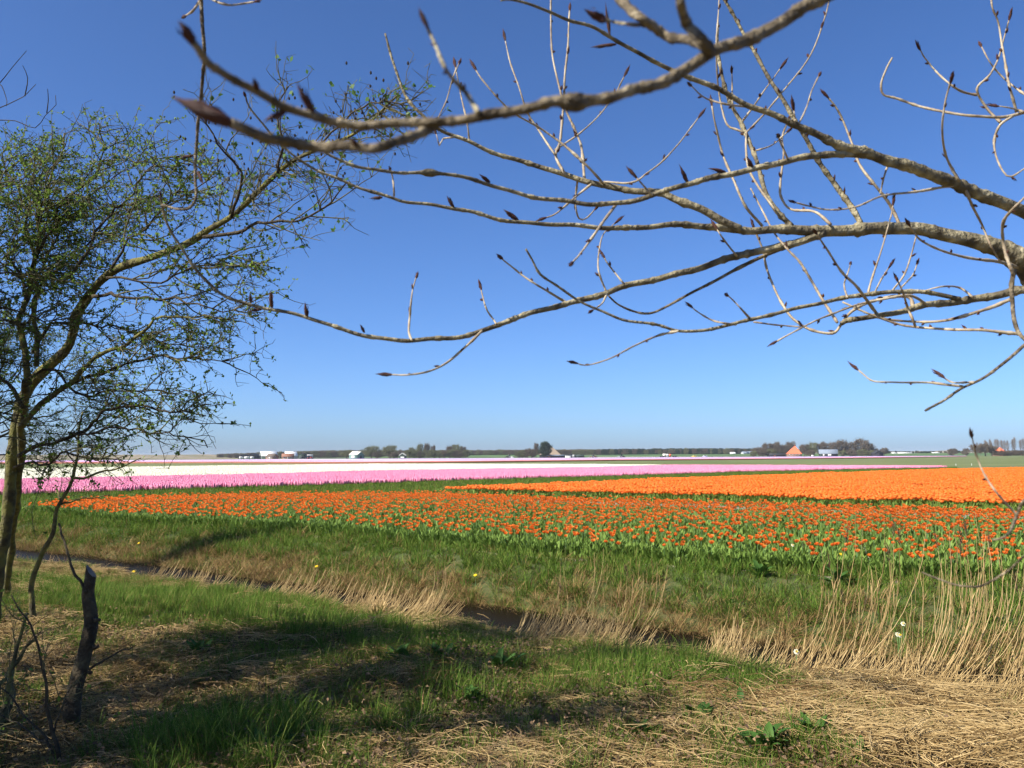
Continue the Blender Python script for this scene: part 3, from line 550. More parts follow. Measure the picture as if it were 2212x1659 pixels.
# twigs: (limb they grow from, pixels, half width, depth change to the tip, tip bud)
TW = [
 ('near', Z(2, (1050, 715), (980, 600), (900, 510), (840, 420), (790, 320), (750, 230), (730, 180)), 20, .02, 1.9),
 ('neartop', Z(2, (2130, 165), (1950, 150), (1870, 130)), 18, -.02, 1.6),
 ('right', Z(6, (1280, 820), (1150, 640), (1050, 540), (950, 400), (900, 320), (885, 295)), 13, -.2, 1),
 ('main', Z(6, (2212, 520), (2060, 475), (1900, 450), (1700, 405), (1560, 340), (1510, 290), (1480, 240)), 13, -.35, 1.2),
 ('upper', Z(3, (1830, 1200), (1880, 1310), (1940, 1430), (1990, 1560), (2060, 1680)), 11, .1, 0),
 ('edge', Z(6, (2145, 560), (2090, 400), (2080, 235), (2130, 145), (2212, 60), (2280, -10)), 14, -.1, 0),
 ('upper', Z(3, (1800, 1165), (1730, 1050), (1700, 950), (1690, 800), (1710, 650), (1740, 530)), 11, -.2, 1.1),
 ('main', Z(3, (1165, 1430), (1100, 1320), (1000, 1180), (900, 1030), (800, 870), (740, 770), (640, 600), (520, 390), (400, 190), (270, -40)), 20, .1, 0),
 ('main', Z(3, (1415, 1440), (1350, 1310), (1250, 1180), (1160, 1050), (1110, 920), (1050, 770), (1000, 680), (960, 630)), 12, .1, .7),
 ('main', Z(3, (535, 1450), (430, 1320), (340, 1130), (270, 960), (230, 780), (212, 680)), 11, .05, .6),
 ('main', Z(3, (725, 1450), (640, 1370), (570, 1270), (530, 1130), (490, 1000), (440, 880), (400, 800), (330, 670), (280, 500), (250, 300), (250, 150)), 20, .25, 0),
 ('main', Z(3, (620, 1350), (500, 1180), (440, 1060), (430, 870), (450, 830), (560, 720), (680, 570), (800, 420), (880, 270), (940, 100), (970, -30)), 9, .3, 0),
 ('main', Z(3, (420, 850), (370, 830), (310, 800), (270, 680), (250, 540), (240, 300), (250, 150), (258, -30)), 8, 0, 0),
 ('main', Z(3, (405, 780), (480, 680), (560, 560), (650, 440)), 7, 0, .6),
 ('main', Z(3, (400, 765), (350, 700), (340, 560), (340, 470)), 7, 0, .6),
 ('arc', Z(3, (700, 1030), (660, 930), (640, 880)), 10, -.1, 1.5),
 ('upper', Z(3, (765, 800), (820, 680), (850, 590), (895, 490)), 7, .1, .7),
 ('upper', Z(3, (745, 775), (737, 710)), 7, 0, 1.1),
 ('main', Z(3, (975, 1440), (870, 1360), (720, 1340), (660, 1270), (650, 1200), (670, 1000), (660, 880), (700, 775)), 11, .2, .5),
 ('upper', Z(3, (1760, 1190), (1500, 1230), (1300, 1255), (1130, 1330), (960, 1345), (830, 1320), (750, 1298)), 10, -.15, .6),
 ('upper', Z(3, (1345, 1045), (1310, 1150), (1290, 1240)), 8, .05, 0),
 ('upper', Z(3, (455, 685), (300, 670), (170, 630), (80, 550)), 9, -.1, .9),
 ('main', Z(3, (480, 970), (600, 930), (690, 850)), 6, .1, .6),
 ('lit', Z(2, (1855, 1175), (1720, 1030), (1580, 910), (1450, 820), (1300, 740), (1190, 640), (1080, 510), (1040, 450)), 10, -.1, .9),
 ('lit', Z(2, (1615, 1125), (1550, 1000), (1580, 900), (1600, 720), (1610, 480), (1630, 250), (1640, 70)), 11, .15, .6),
 ('lit', Z(2, (1545, 990), (1440, 830), (1370, 720), (1310, 550), (1260, 400), (1228, 260)), 8, .1, .7),
 ('lit', Z(2, (1735, 1150), (1720, 960), (1690, 870), (1620, 720), (1580, 580), (1540, 400), (1520, 200), (1520, -40)), 10, .2, 0),
 ('lit', Z(2, (1545, 960), (1620, 915), (1700, 860), (1830, 740), (1930, 600), (1990, 490)), 7, .1, .6),
 ('lit', Z(2, (1000, 915), (980, 780), (940, 600), (908, 430)), 7, .1, .8),
 ('lit', Z(2, (800, 830), (800, 760), (850, 650), (890, 500), (930, 410)), 6, .1, .7),
 ('lit', Z(2, (900, 880), (830, 890), (805, 935), (785, 860)), 6, -.1, .5),
 ('lit', Z(2, (1780, 1180), (1650, 1290), (1550, 1370), (1490, 1395)), 9, -.1, .7),
 ('lit', Z(2, (1690, 1160), (1680, 1300), (1700, 1400), (1750, 1400), (1800, 1345)), 8, .1, .5),
 ('arc', Z(2, (1945, 1300), (1870, 1400), (1800, 1500), (1710, 1630), (1660, 1680)), 12, -.15, 1.4),
 ('main', Z(2, (515, 1255), (505, 1130), (492, 1090)), 8, -.05, .7),
 ('lit', Z(2, (1860, 1165), (2040, 1170), (2140, 1110), (2230, 1040)) + Z(3, (0, 920), (90, 800), (125, 755)), 8, -.1, .7),
 ('arc', Z(2, (2165, 1250), (2110, 1190), (2070, 1140)), 10, -.1, 1.1),
 ('lower', Z(5, (630, 975), (610, 920), (620, 800), (635, 650), (655, 575)), 9, .1, .7),
 ('lower', Z(5, (1170, 870), (1110, 780), (1080, 680), (1073, 650)), 8, .05, .7),
 ('lower', Z(5, (1625, 735), (1500, 660), (1350, 570), (1250, 490), (1210, 455)), 10, -.1, 1),
 ('lower', Z(5, (1875, 665), (1825, 520), (1835, 380), (1860, 290), (1930, 225)), 8, .1, .6),
 ('lower', Z(5, (2000, 628), (1890, 490), (1865, 450)), 8, .05, .6),
 ('lower', Z(5, (1880, 680), (1850, 740), (1790, 780)), 8, -.1, .7),
 ('lower', Z(5, (1080, 912), (980, 1010), (870, 1110), (750, 1170), (620, 1195), (500, 1195)), 11, -.1, 1.2),
 ('rarc', Z(6, (0, 915)) + Z(5, (2212, 945), (2050, 1010), (1900, 1090), (1750, 1135), (1690, 1122)), 9, -.1, .8),
 ('right', Z(6, (1500, 785), (1480, 700), (1350, 700), (1200, 740), (1100, 800), (1040, 870), (1000, 920), (930, 925), (830, 900), (750, 850), (700, 800), (640, 710), (600, 620), (560, 500), (540, 400), (500, 300), (485, 260)), 13, .15, .5),
 ('edge', Z(6, (2125, 712), (2000, 765), (1800, 830), (1600, 855), (1400, 845), (1230, 825)), 14, .15, 0),
 ('edge', Z(6, (2190, 935), (2050, 922), (1900, 910), (1600, 895), (1400, 870), (1250, 820), (1050, 730)), 13, .2, 0),
 ('right', Z(6, (1600, 752), (1480, 690), (1300, 710), (1130, 750), (950, 820), (800, 890), (700, 940), (630, 980)), 11, -.15, .4),
 ('edge', Z(6, (1820, 1270), (1600, 1245), (1400, 1245), (1250, 1240), (1180, 1190), (1150, 1165)), 10, -.05, .8),
 ('edge', Z(6, (1890, 1245), (1760, 1245), (1700, 1215)), 10, -.05, 1.1),
 ('top', Z(3, (2070, 790), (1970, 690), (1910, 570), (1990, 480), (2060, 340), (2115, 130)), 10, .1, .6),
 ('top', Z(3, (1920, 610), (1800, 580), (1680, 490), (1580, 380), (1548, 320)), 9, .05, .7),
 ('top', Z(3, (2165, 720), (2110, 520), (2080, 330), (2050, 150), (2010, 50), (2000, -40)), 10, .1, 0),
 ('top', Z(3, (2290, 640), (2212, 600), (2090, 510), (2000, 410), (1940, 300)), 8, .1, .6),
 ('top', Z(3, (2140, 745), (2060, 800), (2020, 900), (2030, 1000), (2080, 1100), (2130, 1130), (2230, 1070)), 10, -.1, 0),
 ('top', Z(3, (2212, 720), (2130, 695), (2050, 680)), 8, -.1, .6),
 ('rarc', Z(6, (1210, 690), (1230, 600), (1290, 430), (1340, 250), (1360, 180), (1372, 110)), 8, .15, .6),
 ('rarc', Z(6, (1250, 680), (1300, 580), (1345, 510)), 7, .1, .5),
 ('rarc', Z(6, (1360, 668), (1440, 560), (1490, 420), (1520, 310)), 8, .1, 0),
 ('rarc', Z(6, (1420, 640), (1500, 560), (1525, 490)), 7, .1, .6),
 ('edge', Z(6, (1515, 885), (1470, 770), (1440, 670), (1405, 600)), 10, -.1, .6),
 ('rarc', Z(6, (1080, 700), (1060, 620), (1085, 540), (1098, 490)), 7, .1, .6),
 ('right', Z(6, (1015, 860), (940, 740), (860, 610), (780, 480), (700, 400), (620, 300), (540, 150), (460, 0)), 11, .2, 0),
 ('rarc', Z(6, (465, 845), (350, 720), (315, 690)), 9, -.1, 1),
 ('rarc', Z(6, (480, 858), (600, 875), (780, 890)), 7, .1, 0),
 ('rarc', Z(6, (365, 875), (230, 855), (130, 800), (85, 765)), 8, -.05, .7),
 ('lower', Z(6, (372, 435), (290, 330), (245, 265)), 8, -.05, .8),
 ('right', Z(6, (1890, 705), (1800, 640), (1700, 630), (1580, 655)), 9, -.05, 0),
 ('hang', Z(1, (1290, -10), (1260, 40), (1230, 80), (1190, 100)), 12, -.02, .8),
 ('hang', Z(1, (1290, -60), (1370, 0), (1460, 30), (1560, 22), (1630, 12)), 11, .05, .5),
 ('low', [(2197, 1112), (2165, 1080), (2130, 1030), (2110, 985), (2100, 945)], 9, .05, 1.0),
]
BUDS = [('near', (1, (2025, 745)), (1, (1900, 520)), 32), ('near', (1, (1655, 590)), (1, (1622, 495)), 22), ('near', (1, (1830, 720)), (1, (1685, 785)), 26), ('near', (1, (1240, 285)), (1, (1138, 130)), 42), ('nearlow', (1, (1500, 800)), (1, (1095, 615)), 62),
        ('nearlow', (2, (270, 940)), (2, (250, 880)), 22), ('neartop', (2, (1880, 132)), (2, (1733, 55)), 34), ('lower', (4, (1745, 565)), (4, (1733, 450)), 16), ('lower', (4, (1610, 530)), (4, (1602, 470)), 13), ('lower', (4, (1970, 625)), (4, (1957, 525)), 15), ('lower', (4, (1680, 570)), (4, (1595, 588)), 14),
        ('lower', (5, (325, 925)), (5, (297, 870)), 11), ('main', (5, (440, 60)), (5, (355, 68)), 12), ('main', (5, (900, 125)), (5, (852, 45)), 14), ('main', (5, (1310, 205)), (5, (1215, 135)), 18), ('arc', (2, (1130, 1170)), (2, (1060, 1115)), 14), ('arc', (3, (470, 1085)), (3, (430, 1000)), 18), ('arc', (3, (60, 1180)), (3, (0, 1050)), 15),
        ('arc', (3, (300, 1105)), (3, (185, 1080)), 14), ('upper', (2, (1900, 235)), (2, (1870, 10)), 12), ('upper', (2, (1940, 285)), (2, (1770, 305)), 13), ('lower', (1, (1030, 1290)), (1, (1030, 1215)), 11), ('main', (1, (1575, 620)), (1, (1562, 580)), 11), ('hang', (1, (1240, 1000)), (1, (1150, 1012)), 13), ('hang', (1, (1265, 1100)), (1, (1305, 1185)), 13)]
def budmesh():
    a = Acc(); t = np.array([0, .12, .3, .5, .7, .86, 1.0]); r = np.array([.45, .8, 1.0, .92, .62, .3, .03]) * .155
    P = np.c_[.05 * np.sin(t * 3), np.zeros(7), t]; add_tube(a, P, r, 8, 0, False)
    for k in range(5):                                   # overlapping scales
        az = k * 2.4; z0 = .05 + .1 * k; d = np.array([math.cos(az), math.sin(az), 0]); s = np.array([-d[1], d[0], 0]); rr = .16
        a.add([d * rr * .7 + s * .06 + [0, 0, z0], d * rr * .7 - s * .06 + [0, 0, z0], d * rr * 1.08 - s * .09 + [0, 0, z0 + .18], d * rr * 1.08 + s * .09 + [0, 0, z0 + .18], d * rr * .75 + [0, 0, z0 + .42]], [[0, 1, 2, 3]]); a.F.append((np.array([[3, 2, 4]]) + a.n - 5, 0))
    return a.mesh('bud', [MT['bud']], True)
BUD = budmesh()
TRUNK_BASE = np.array([2.55, 2.35, float(zg(2.55, 2.35))])
pop = thing('poplar_tree', 'bare poplar whose budding branches reach across the sky from the right edge', 'tree', TRUNK_BASE)
def rel(P, root): return np.asarray(P) - np.array(root.location)
def wood(P2, r0, r1, d0, d1, node=26, seed=0):
    """traced pixel line -> world points and radii with knots and small kinks"""
    rg = np.random.default_rng(seed); pts = catmull(np.array(P2), 7.0); n = len(pts)
    L = np.r_[0, np.cumsum(np.hypot(*np.diff(pts, axis=0).T))]; t = L / L[-1]
    dep = d0 + (d1 - d0) * t + .02 * np.sin(t * 9 + seed)
    r = (np.interp(t, *zip(*r0)) if isinstance(r0, list) else r0 + (r1 - r0) * t ** .8) * K
    kn = np.sort(rg.uniform(0, L[-1], int(L[-1] / node) + 1)); bump = sum(np.exp(-((L - k) / 4.0) ** 2) * rg.uniform(.1, .32) for k in kn)
    ph = rg.uniform(0, 6, 3); amp = min(2.2, r.mean() * .35)
    off = amp * (np.sin(L / 17 + ph[0]) * .5 + np.sin(L / 41 + ph[1])) * np.clip(t * 6, 0, 1) * np.clip((1 - t) * 6, 0, 1)
    nrm = np.gradient(pts, axis=0); nrm = np.c_[-nrm[:, 1], nrm[:, 0]]; nrm /= np.linalg.norm(nrm, axis=1)[:, None] + 1e-9
    pts = pts + nrm * off[:, None]
    W = np.array([PT(u, v, d) for (u, v), d in zip(pts, dep)])
    return W, np.maximum(r, .9) * (1 + bump) / F * dep, pts, dep
def put_bud(parent, root, base, tip, halfw):
    v = np.array(tip) - np.array(base); l = np.linalg.norm(v); q = Vector(v / l).to_track_quat('Z', 'Y') @ Matrix.Rotation(random.uniform(0, 6.28), 3, 'Z').to_quaternion()
    w = halfw / .155
    link('bud', BUD, parent, tuple(rel(base, root)), q.to_euler(), (w, w, l))
LIMBO = {}; LPATH = {}
def nearest(nm, p):
    pts, dep, W = LPATH[nm]; i = int(np.argmin(np.hypot(pts[:, 0] - p[0], pts[:, 1] - p[1]))); return dep[i], i
PAR = dict(nearlow='near', nearup='near', neartop='near', lower='main', lowfork='lower', arc='upper', lit='main', rarc='right')
for si, (nm, (px, r0, r1, d0, d1)) in enumerate(LIMBS.items()):
    if d0 is None: d0 = nearest(PAR[nm], px[0])[0]
    W, R, pts, dep = wood(px, r0, r1, d0, d1, 34, si + 1); R = R * (1.0 if nm.startswith('near') else .86)
    if nm == 'near':
        kx = np.exp(-((pts[:, 0] - 1240) / 26) ** 2) * .75 + np.exp(-((pts[:, 0] - 1310) / 10) ** 2) * .25; R = R * (1 + kx)
    if nm == 'arc': R = R * (1 + 1.1 * np.exp(-((pts[:, 0] - 927) / 16) ** 2))
    LPATH[nm] = (pts, dep, W)
    ends = dict(main=(1.7, .1), upper=(2.05, .5), right=(1.65, .05), near=(2.9, .9), top=(2.5, .4), edge=None, hang=(4.2, .6), low=(1.45, .0), lowest=(1.3, .0)).get(nm)
    if ends:                                             # carry the limb on to the trunk, outside the frame
        zt = ends[0]; tgt = TRUNK_BASE + [0, 0, zt - TRUNK_BASE[2]]; mid = W[0] * .45 + tgt * .55 + [0, 0, ends[1] * .5]
        ext = catmull([tgt, mid, W[0]], .06)[:-1]; k = len(ext); W = np.vstack([ext, W]); R = np.r_[np.linspace(R[0] * 1.25, R[0], k), R]
    if nm == 'edge':
        pass
    a = Acc(); add_tube(a, rel(W, pop), R, 10 if isinstance(r0, list) or r0 > 20 else 8, 0)
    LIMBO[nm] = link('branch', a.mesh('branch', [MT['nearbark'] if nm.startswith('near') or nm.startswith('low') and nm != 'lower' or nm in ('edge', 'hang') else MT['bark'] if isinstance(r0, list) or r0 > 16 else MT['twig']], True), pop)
for ti, (nm, px, hw, dd, bud) in enumerate(TW):
    d0, i = nearest(nm, px[0]); far = np.hypot(*(LPATH[nm][0][i] - np.array(px[0])))
    if far > 14: # grows from a twig already placed on the same limb
        best = min(((np.hypot(*(p - np.array(px[0])).T).min(), dp[int(np.argmin(np.hypot(*(p - np.array(px[0])).T)))]) for p, dp in TWP if len(p)), key=lambda q: q[0], default=(99, d0)) if ti else (99, d0)
        if best[0] < far: d0 = best[1]
    if ti == 0: TWP = []
    hw = max(hw * .88, 5)
    W, R, pts, dep = wood(px, hw, max(hw * .5, 3.6), d0, max(.45, d0 + dd), 17, 100 + ti); TWP.append((pts, dep))
    a = Acc(); add_tube(a, rel(W, pop), R, 6, 0)
    link('twig', a.mesh('twig', [MT['bark'] if hw > 13 else MT['twig']], True), LIMBO[nm])
    T = W[-1] - W[-3]; T /= np.linalg.norm(T); px2m = dep[-1] / F
    if bud: put_bud(LIMBO[nm], pop, W[-1] - T * .001, W[-1] + T * px2m * (20 + 14 * bud), max(R[-1] * 1.25, px2m * 3.2 * (.6 + .5 * bud)))
    L = 0; nxt = random.uniform(25, 60)                  # small side buds
    for j in range(2, len(W) - 3):
        L += np.hypot(*(pts[j] - pts[j - 1]))
        if L > nxt:
            L = 0; nxt = random.uniform(28, 75); t = W[j + 1] - W[j - 1]; t /= np.linalg.norm(t); s = np.cross(t, RNG.normal(0, 1, 3)); s /= np.linalg.norm(s)
            put_bud(LIMBO[nm], pop, W[j] + s * R[j] * .6, W[j] + s * R[j] * .8 + (t * .8 + s * .55) * px2m * random.uniform(9, 17), px2m * random.uniform(1.8, 2.6))
for nm, (ra, a_), (rb, b_), hw in BUDS:
    p, q = Z(ra, a_)[0], Z(rb, b_)[0]; d = nearest(nm, p)[0]; put_bud(LIMBO[nm], pop, PT(*p, d), PT(*q, d - .01), hw * K / F * d * .8)
a = Acc(); tp = catmull([(0, 0, -.1), (.03, .02, .8), (-.05, .05, 1.9), (.02, -.03, 3.2), (-.1, .05, 5.0), (0, .1, 7.2)], .1)
add_tube(a, tp, np.interp(tp[:, 2], [-.1, .3, 2, 7.2], [.2, .15, .12, .03]), 14); link('trunk', a.mesh('trunk', [MT['mossbark']], True), pop)
# ------------------------------------------------------------------ left side: mossy alder, hawthorn crown, bare tree beyond the frame, saplings and stump
def V3(P2, d0, d1, step=.05):
    P2 = np.array(P2, float); L = np.r_[0, np.cumsum(np.hypot(*np.diff(P2, axis=0).T))]; t = L / L[-1]
    return catmull(np.array([PT(u, v, d0 + (d1 - d0) * q) for (u, v), q in zip(P2, t)]), step)
def wiggle(P, amp, seed):
    rg = np.random.default_rng(seed); n = len(P); t = np.linspace(0, 1, n); o = np.zeros((n, 3))
    for k in (2, 5, 11): o += (np.sin(t[:, None] * k * 6.28 + rg.uniform(0, 6, 3)) * amp / k)
    return P + o * np.clip(t * 5, 0, 1)[:, None]
def grow_twig(p, d, L, rg, kink=.35, bias=(0, 0, 0), segs=5):
    P = [np.array(p)]; d = np.array(d, float); d /= np.linalg.norm(d)
    for _ in range(segs):
        d = d + rg.normal(0, kink, 3) * .6 + np.array(bias); d /= np.linalg.norm(d); P.append(P[-1] + d * L / segs)
    return np.array(P)
def leaf_quads(acc, C, rg, size, mat=0, fold=.3):
    C = np.asarray(C); n = len(C)
    if n == 0: return
    a = rg.normal(0, 1, (n, 3)); a[:, 2] += .3; a /= np.linalg.norm(a, axis=1)[:, None]; b = np.cross(a, rg.normal(0, 1, (n, 3))); b /= np.linalg.norm(b, axis=1)[:, None] + 1e-9; c = np.cross(a, b)
    s = size * rg.uniform(.6, 1.3, (n, 1)); V = np.stack([C, C + a * s * .55 + b * s * .42 + c * s * fold * .3, C + a * s * 1.1, C + a * s * .55 - b * s * .42 + c * s * fold * .3], 1).reshape(-1, 3)
    i = np.arange(n) * 4; acc.add(V, np.stack([i, i + 1, i + 2, i + 3], -1), mat)
def crown(limbs, rg, bias, dens=16, L1=(.45, .95), L2=(.15, .4), L3=.13, n2=7, leafn=3, leafsize=.02, r1=.006, leafprob=.75, updir=0.0):
    """side shoots, twigs and leaves along limb paths; limbs: (points, start fraction)"""
    tw, lf = Acc(), []
    for P, f0 in limbs:
        seg = np.linalg.norm(np.diff(P, axis=0), axis=1); tot = seg.sum(); n = max(3, int(tot * dens))
        for _ in range(n):
            q = rg.uniform(f0, 1.0); i = min(len(P) - 2, int(q * (len(P) - 1))); t = P[min(i + 2, len(P) - 1)] - P[i]; t /= np.linalg.norm(t) + 1e-9
            side = rg.normal(0, 1, 3); side -= t * (side @ t); side /= np.linalg.norm(side)
            A = grow_twig(P[i], t * .7 + side * .9 + np.array(bias) * .6 + [0, 0, updir], rg.uniform(*L1) * (1.1 - .4 * q), rg, .3, np.array(bias) * .12, 6)
            add_tube(tw, A, np.linspace(r1, r1 * .4, len(A)), 4, 0, False)
            for _ in range(n2):
                j = rg.integers(1, len(A)); s2 = rg.normal(0, 1, 3) * .8 + (A[j] - A[j - 1]) / np.linalg.norm(A[j] - A[j - 1]) * .8 + np.array(bias) * .4
                B = grow_twig(A[j], s2, rg.uniform(*L2), rg, .4, np.array(bias) * .1, 4); add_tube(tw, B, np.linspace(r1 * .55, r1 * .32, len(B)), 3, 0, False)
                for m in range(1, len(B)):
                    if rg.random() < leafprob: lf.append(B[m] + rg.normal(0, .005, (leafn, 3)))
                    if L3 and rg.random() < .6:
                        c = B[m] + rg.normal(0, 1, 3) * L3 * .5 + np.array(bias) * .03; add_tube(tw, [B[m], c], [r1 * .3, r1 * .2], 3, 0, False)
                        if rg.random() < leafprob: lf.append(c + rg.normal(0, .004, (leafn, 3)))
    return tw, (np.concatenate(lf) if lf else np.zeros((0, 3)))
rg = np.random.default_rng(5)
# --- alder: leaning mossy limb with small round leaves and dark cones
AB = GP(-22, 1395, -.15); AB[2] = zg(AB[0], AB[1])
ald = thing('alder_tree', 'mossy leaning alder at the left edge with dark cones on its long limb', 'tree', AB)
dA = AB[1]
def limb(root, pts, r0, r1, d0, d1, mat, sides=10, amp=.03, seed=1, name='limb', knob=0):
    P = wiggle(V3(pts, d0, d1, .06), amp, seed); n = len(P); t = np.linspace(0, 1, n); r = r0 + (r1 - r0) * t ** .8
    r = r * (1 + .08 * np.sin(t * 40 + seed) + .06 * np.sin(t * 93)); a = Acc(); add_tube(a, rel(P, root), r, sides); link(name, a.mesh(name, [mat], True), root); return P
px = lambda w, d: w / F * d
trk = limb(ald, [(-24, 1410), (-14, 1330), (0, 1230), (12, 1120), (26, 1010), (38, 920), (46, 850)], px(14, dA), px(11, dA), dA, dA - .3, MT['mossbark'], 12, .02, 3, 'trunk')
A1 = limb(ald, [(44, 870), (80, 815), (140, 762), (155, 722), (162, 680), (220, 602), (290, 562), (400, 530), (440, 510), (500, 470), (560, 412), (640, 342), (720, 300), (800, 262), (862, 205)], px(12.5, dA - .3), px(2.2, 4.6), dA - .3, 4.6, MT['mossbark'], 10, .04, 4)
A2 = limb(ald, [(440, 512), (540, 492), (640, 470), (700, 450), (735, 428), (752, 398)], px(5, 5), px(1.5, 4.7), 5.3, 4.7, MT['darkbark'], 7, .03, 5)
A3 = limb(ald, [(500, 470), (520, 400), (490, 330), (440, 270), (410, 235)], px(4, 5), px(1.2, 4.8), 5.1, 4.8, MT['darkbark'], 7, .03, 6)
A4 = limb(ald, [(600, 375), (610, 300), (600, 230), (625, 180)], px(3, 5), px(1.2, 4.8), 4.9, 4.8, MT['darkbark'], 6, .03, 7)
A5 = limb(ald, [(680, 320), (760, 250), (820, 215), (880, 235)], px(2.5, 4.7), px(1.2, 4.6), 4.75, 4.5, MT['darkbark'], 6, .02, 8)
tw, lf = crown([(A1, .62), (A2, .1), (A3, .1), (A4, .1), (A5, .05)], rg, (.35, -.05, .05), 9, (.2, .5), (.08, .22), .07, 5, 2, .03, .0045, .12, .1)
link('crown', tw.mesh('twigs', [MT['thorn']]), ald, tuple(-AB), kind='stuff')
al = Acc(); keep = lf[(rg.random(len(lf)) < .8)]; leaf_quads(al, keep, rg, .028); link('leaves', al.mesh('leaves', [MT['aleaf']]), ald, tuple(-AB), kind='stuff')
cn = Acc(); ends = np.concatenate([A1[int(len(A1) * .6):], A3, A4, A5])
for _ in range(150):
    p = ends[rg.integers(len(ends))] + rg.normal(0, .11, 3); add_tube(cn, [p, p + [0, 0, -.007], p + [0, 0, -.014], p + [0, 0, -.018]], [.003, .006, .0055, .002], 6, 0, False)
link('cones', cn.mesh('cones', [MT['cone']]), ald, tuple(-AB), kind='stuff')
# --- hawthorn: fine wind-swept crown, small fresh leaves
HBv = GP(8, 1330, -.25); HBv[2] = zg(HBv[0], HBv[1])
haw = thing('hawthorn_tree', 'wind-swept hawthorn with small fresh leaves filling the left of the sky', 'tree', HBv)
h = 6.7; LM = []
def HL(pts, r0, r1, d0, d1, seed): LM.append(limb(haw, pts, px(r0, h), px(r1, h), d0, d1, MT['mossbark' if r0 > 5 else 'darkbark'], 7, .05, seed))
HS = limb(haw, [(8, 1340), (20, 1220), (35, 1100), (42, 1000), (50, 900), (60, 820)], px(9, 8), px(8, 7), HBv[1], h, MT['mossbark'], 9, .03, 9, 'trunk')
for k, (pts, r0, r1, d0, d1) in enumerate([
 ([(60, 830), (52, 700), (60, 600), (90, 480), (112, 380), (130, 290)], 8, 1.5, h, h + .5),
 ([(48, 920), (101, 862), (152, 828), (189, 784), (229, 760), (270, 744), (320, 707), (345, 688), (420, 690), (520, 680)], 7, 1, h, h - .6),
 ([(78, 790), (81, 710), (84, 643), (67, 575), (61, 508), (70, 420), (60, 340)], 6, 1.5, h, h + .8),
 ([(40, 985), (100, 960), (162, 929), (236, 895), (303, 879), (371, 882), (450, 900)], 5, 1, h, h - .8),
 ([(150, 935), (220, 935), (300, 925), (380, 945), (440, 962)], 3, .8, h - .2, h - .9),
 ([(120, 850), (190, 810), (260, 795), (350, 770), (430, 770), (490, 790)], 4, .8, h, h - .5),
 ([(200, 640), (260, 640), (330, 640), (430, 660), (525, 665)], 4, .8, h - .3, h - .7),
 ([(230, 600), (300, 605), (380, 600), (440, 570), (515, 545)], 3, .8, h - .4, h - .6),
 ([(75, 560), (120, 470), (180, 400), (225, 320), (225, 265)], 4, 1, h + .2, h + .4),
 ([(150, 600), (200, 520), (260, 440), (330, 360), (395, 335)], 4, 1, h, h + .2),
 ([(240, 580), (300, 500), (360, 440), (430, 400), (470, 360)], 3, .8, h - .4, h - .3),
 ([(60, 650), (20, 560), (-30, 470), (-40, 380)], 4, 1, h, h + .6),
 ([(90, 480), (40, 420), (10, 350), (0, 320)], 3, 1, h + .3, h + .8),
 ([(70, 760), (130, 700), (220, 700), (320, 730), (400, 740)], 4, .8, h + .3, h + .6),
 ([(60, 820), (110, 800), (180, 850), (260, 850), (340, 840), (420, 850), (455, 868)], 3.5, .8, h, h - .3),
 ([(60, 700), (100, 620), (160, 540), (230, 500), (300, 440), (350, 410)], 4, .8, h + .4, h + .9),
 ([(50, 880), (0, 800), (-40, 700), (-60, 620)], 5, 1.5, h, h + .5),
 ([(30, 1010), (80, 1000), (140, 985), (190, 990), (240, 975)], 3, .8, h, h - .8),
 ([(55, 620), (110, 560), (130, 480), (180, 440), (260, 380), (300, 330)], 3.5, .8, h + .6, h + 1.1)]): HL(pts, r0 * 1.0, r1 * 1.2, d0, d1, 20 + k)
LOWL = {1, 3, 4, 5, 6, 14, 17}
tw, lf = crown([(P, .18) for k, P in enumerate(LM) if k not in LOWL], rg, (.4, -.03, -.02), 14, (.25, .6), (.1, .3), .09, 7, 4, .02, .006, .42)
tw2, lf2 = crown([(P, .15) for k, P in enumerate(LM) if k in LOWL], rg, (.55, -.03, -.03), 8, (.2, .5), (.1, .26), .08, 6, 4, .02, .0058, .26)
lf = np.concatenate([lf, lf2]); tw.add(np.concatenate(tw2.V), np.zeros((0, 4), int)); n2_ = tw.n - tw2.n
tw.F += [(Fc + n2_, m_) for Fc, m_ in tw2.F]
link('crown', tw.mesh('twigs', [MT['thorn']]), haw, tuple(-HBv), kind='stuff')
al = Acc(); leaf_quads(al, lf, rg, .021); link('leaves', al.mesh('leaves', [MT['hleaves']]), haw, tuple(-HBv), kind='stuff')
def dup(root, loc, rz, label, group=None):
    r = root.copy(); COL.objects.link(r); r.location = loc; r.rotation_euler = (0, 0, rz); r['label'] = label
    if group: r['group'] = group
    for ch in root.children:
        c = ch.copy(); COL.objects.link(c); c.parent = r
    return r
for (qx, qy), rz, lab in (((-9.4, 6.0), .9, 'hawthorn just beyond the left edge, shading the grass by the ditch'), ((-13.6, 15.4), 1.0, 'hawthorn across the ditch beyond the left edge, shading the far bank')):
    q = np.array([qx, qy]); dup(haw, (q[0], q[1], float(zg(*q))), rz, lab)
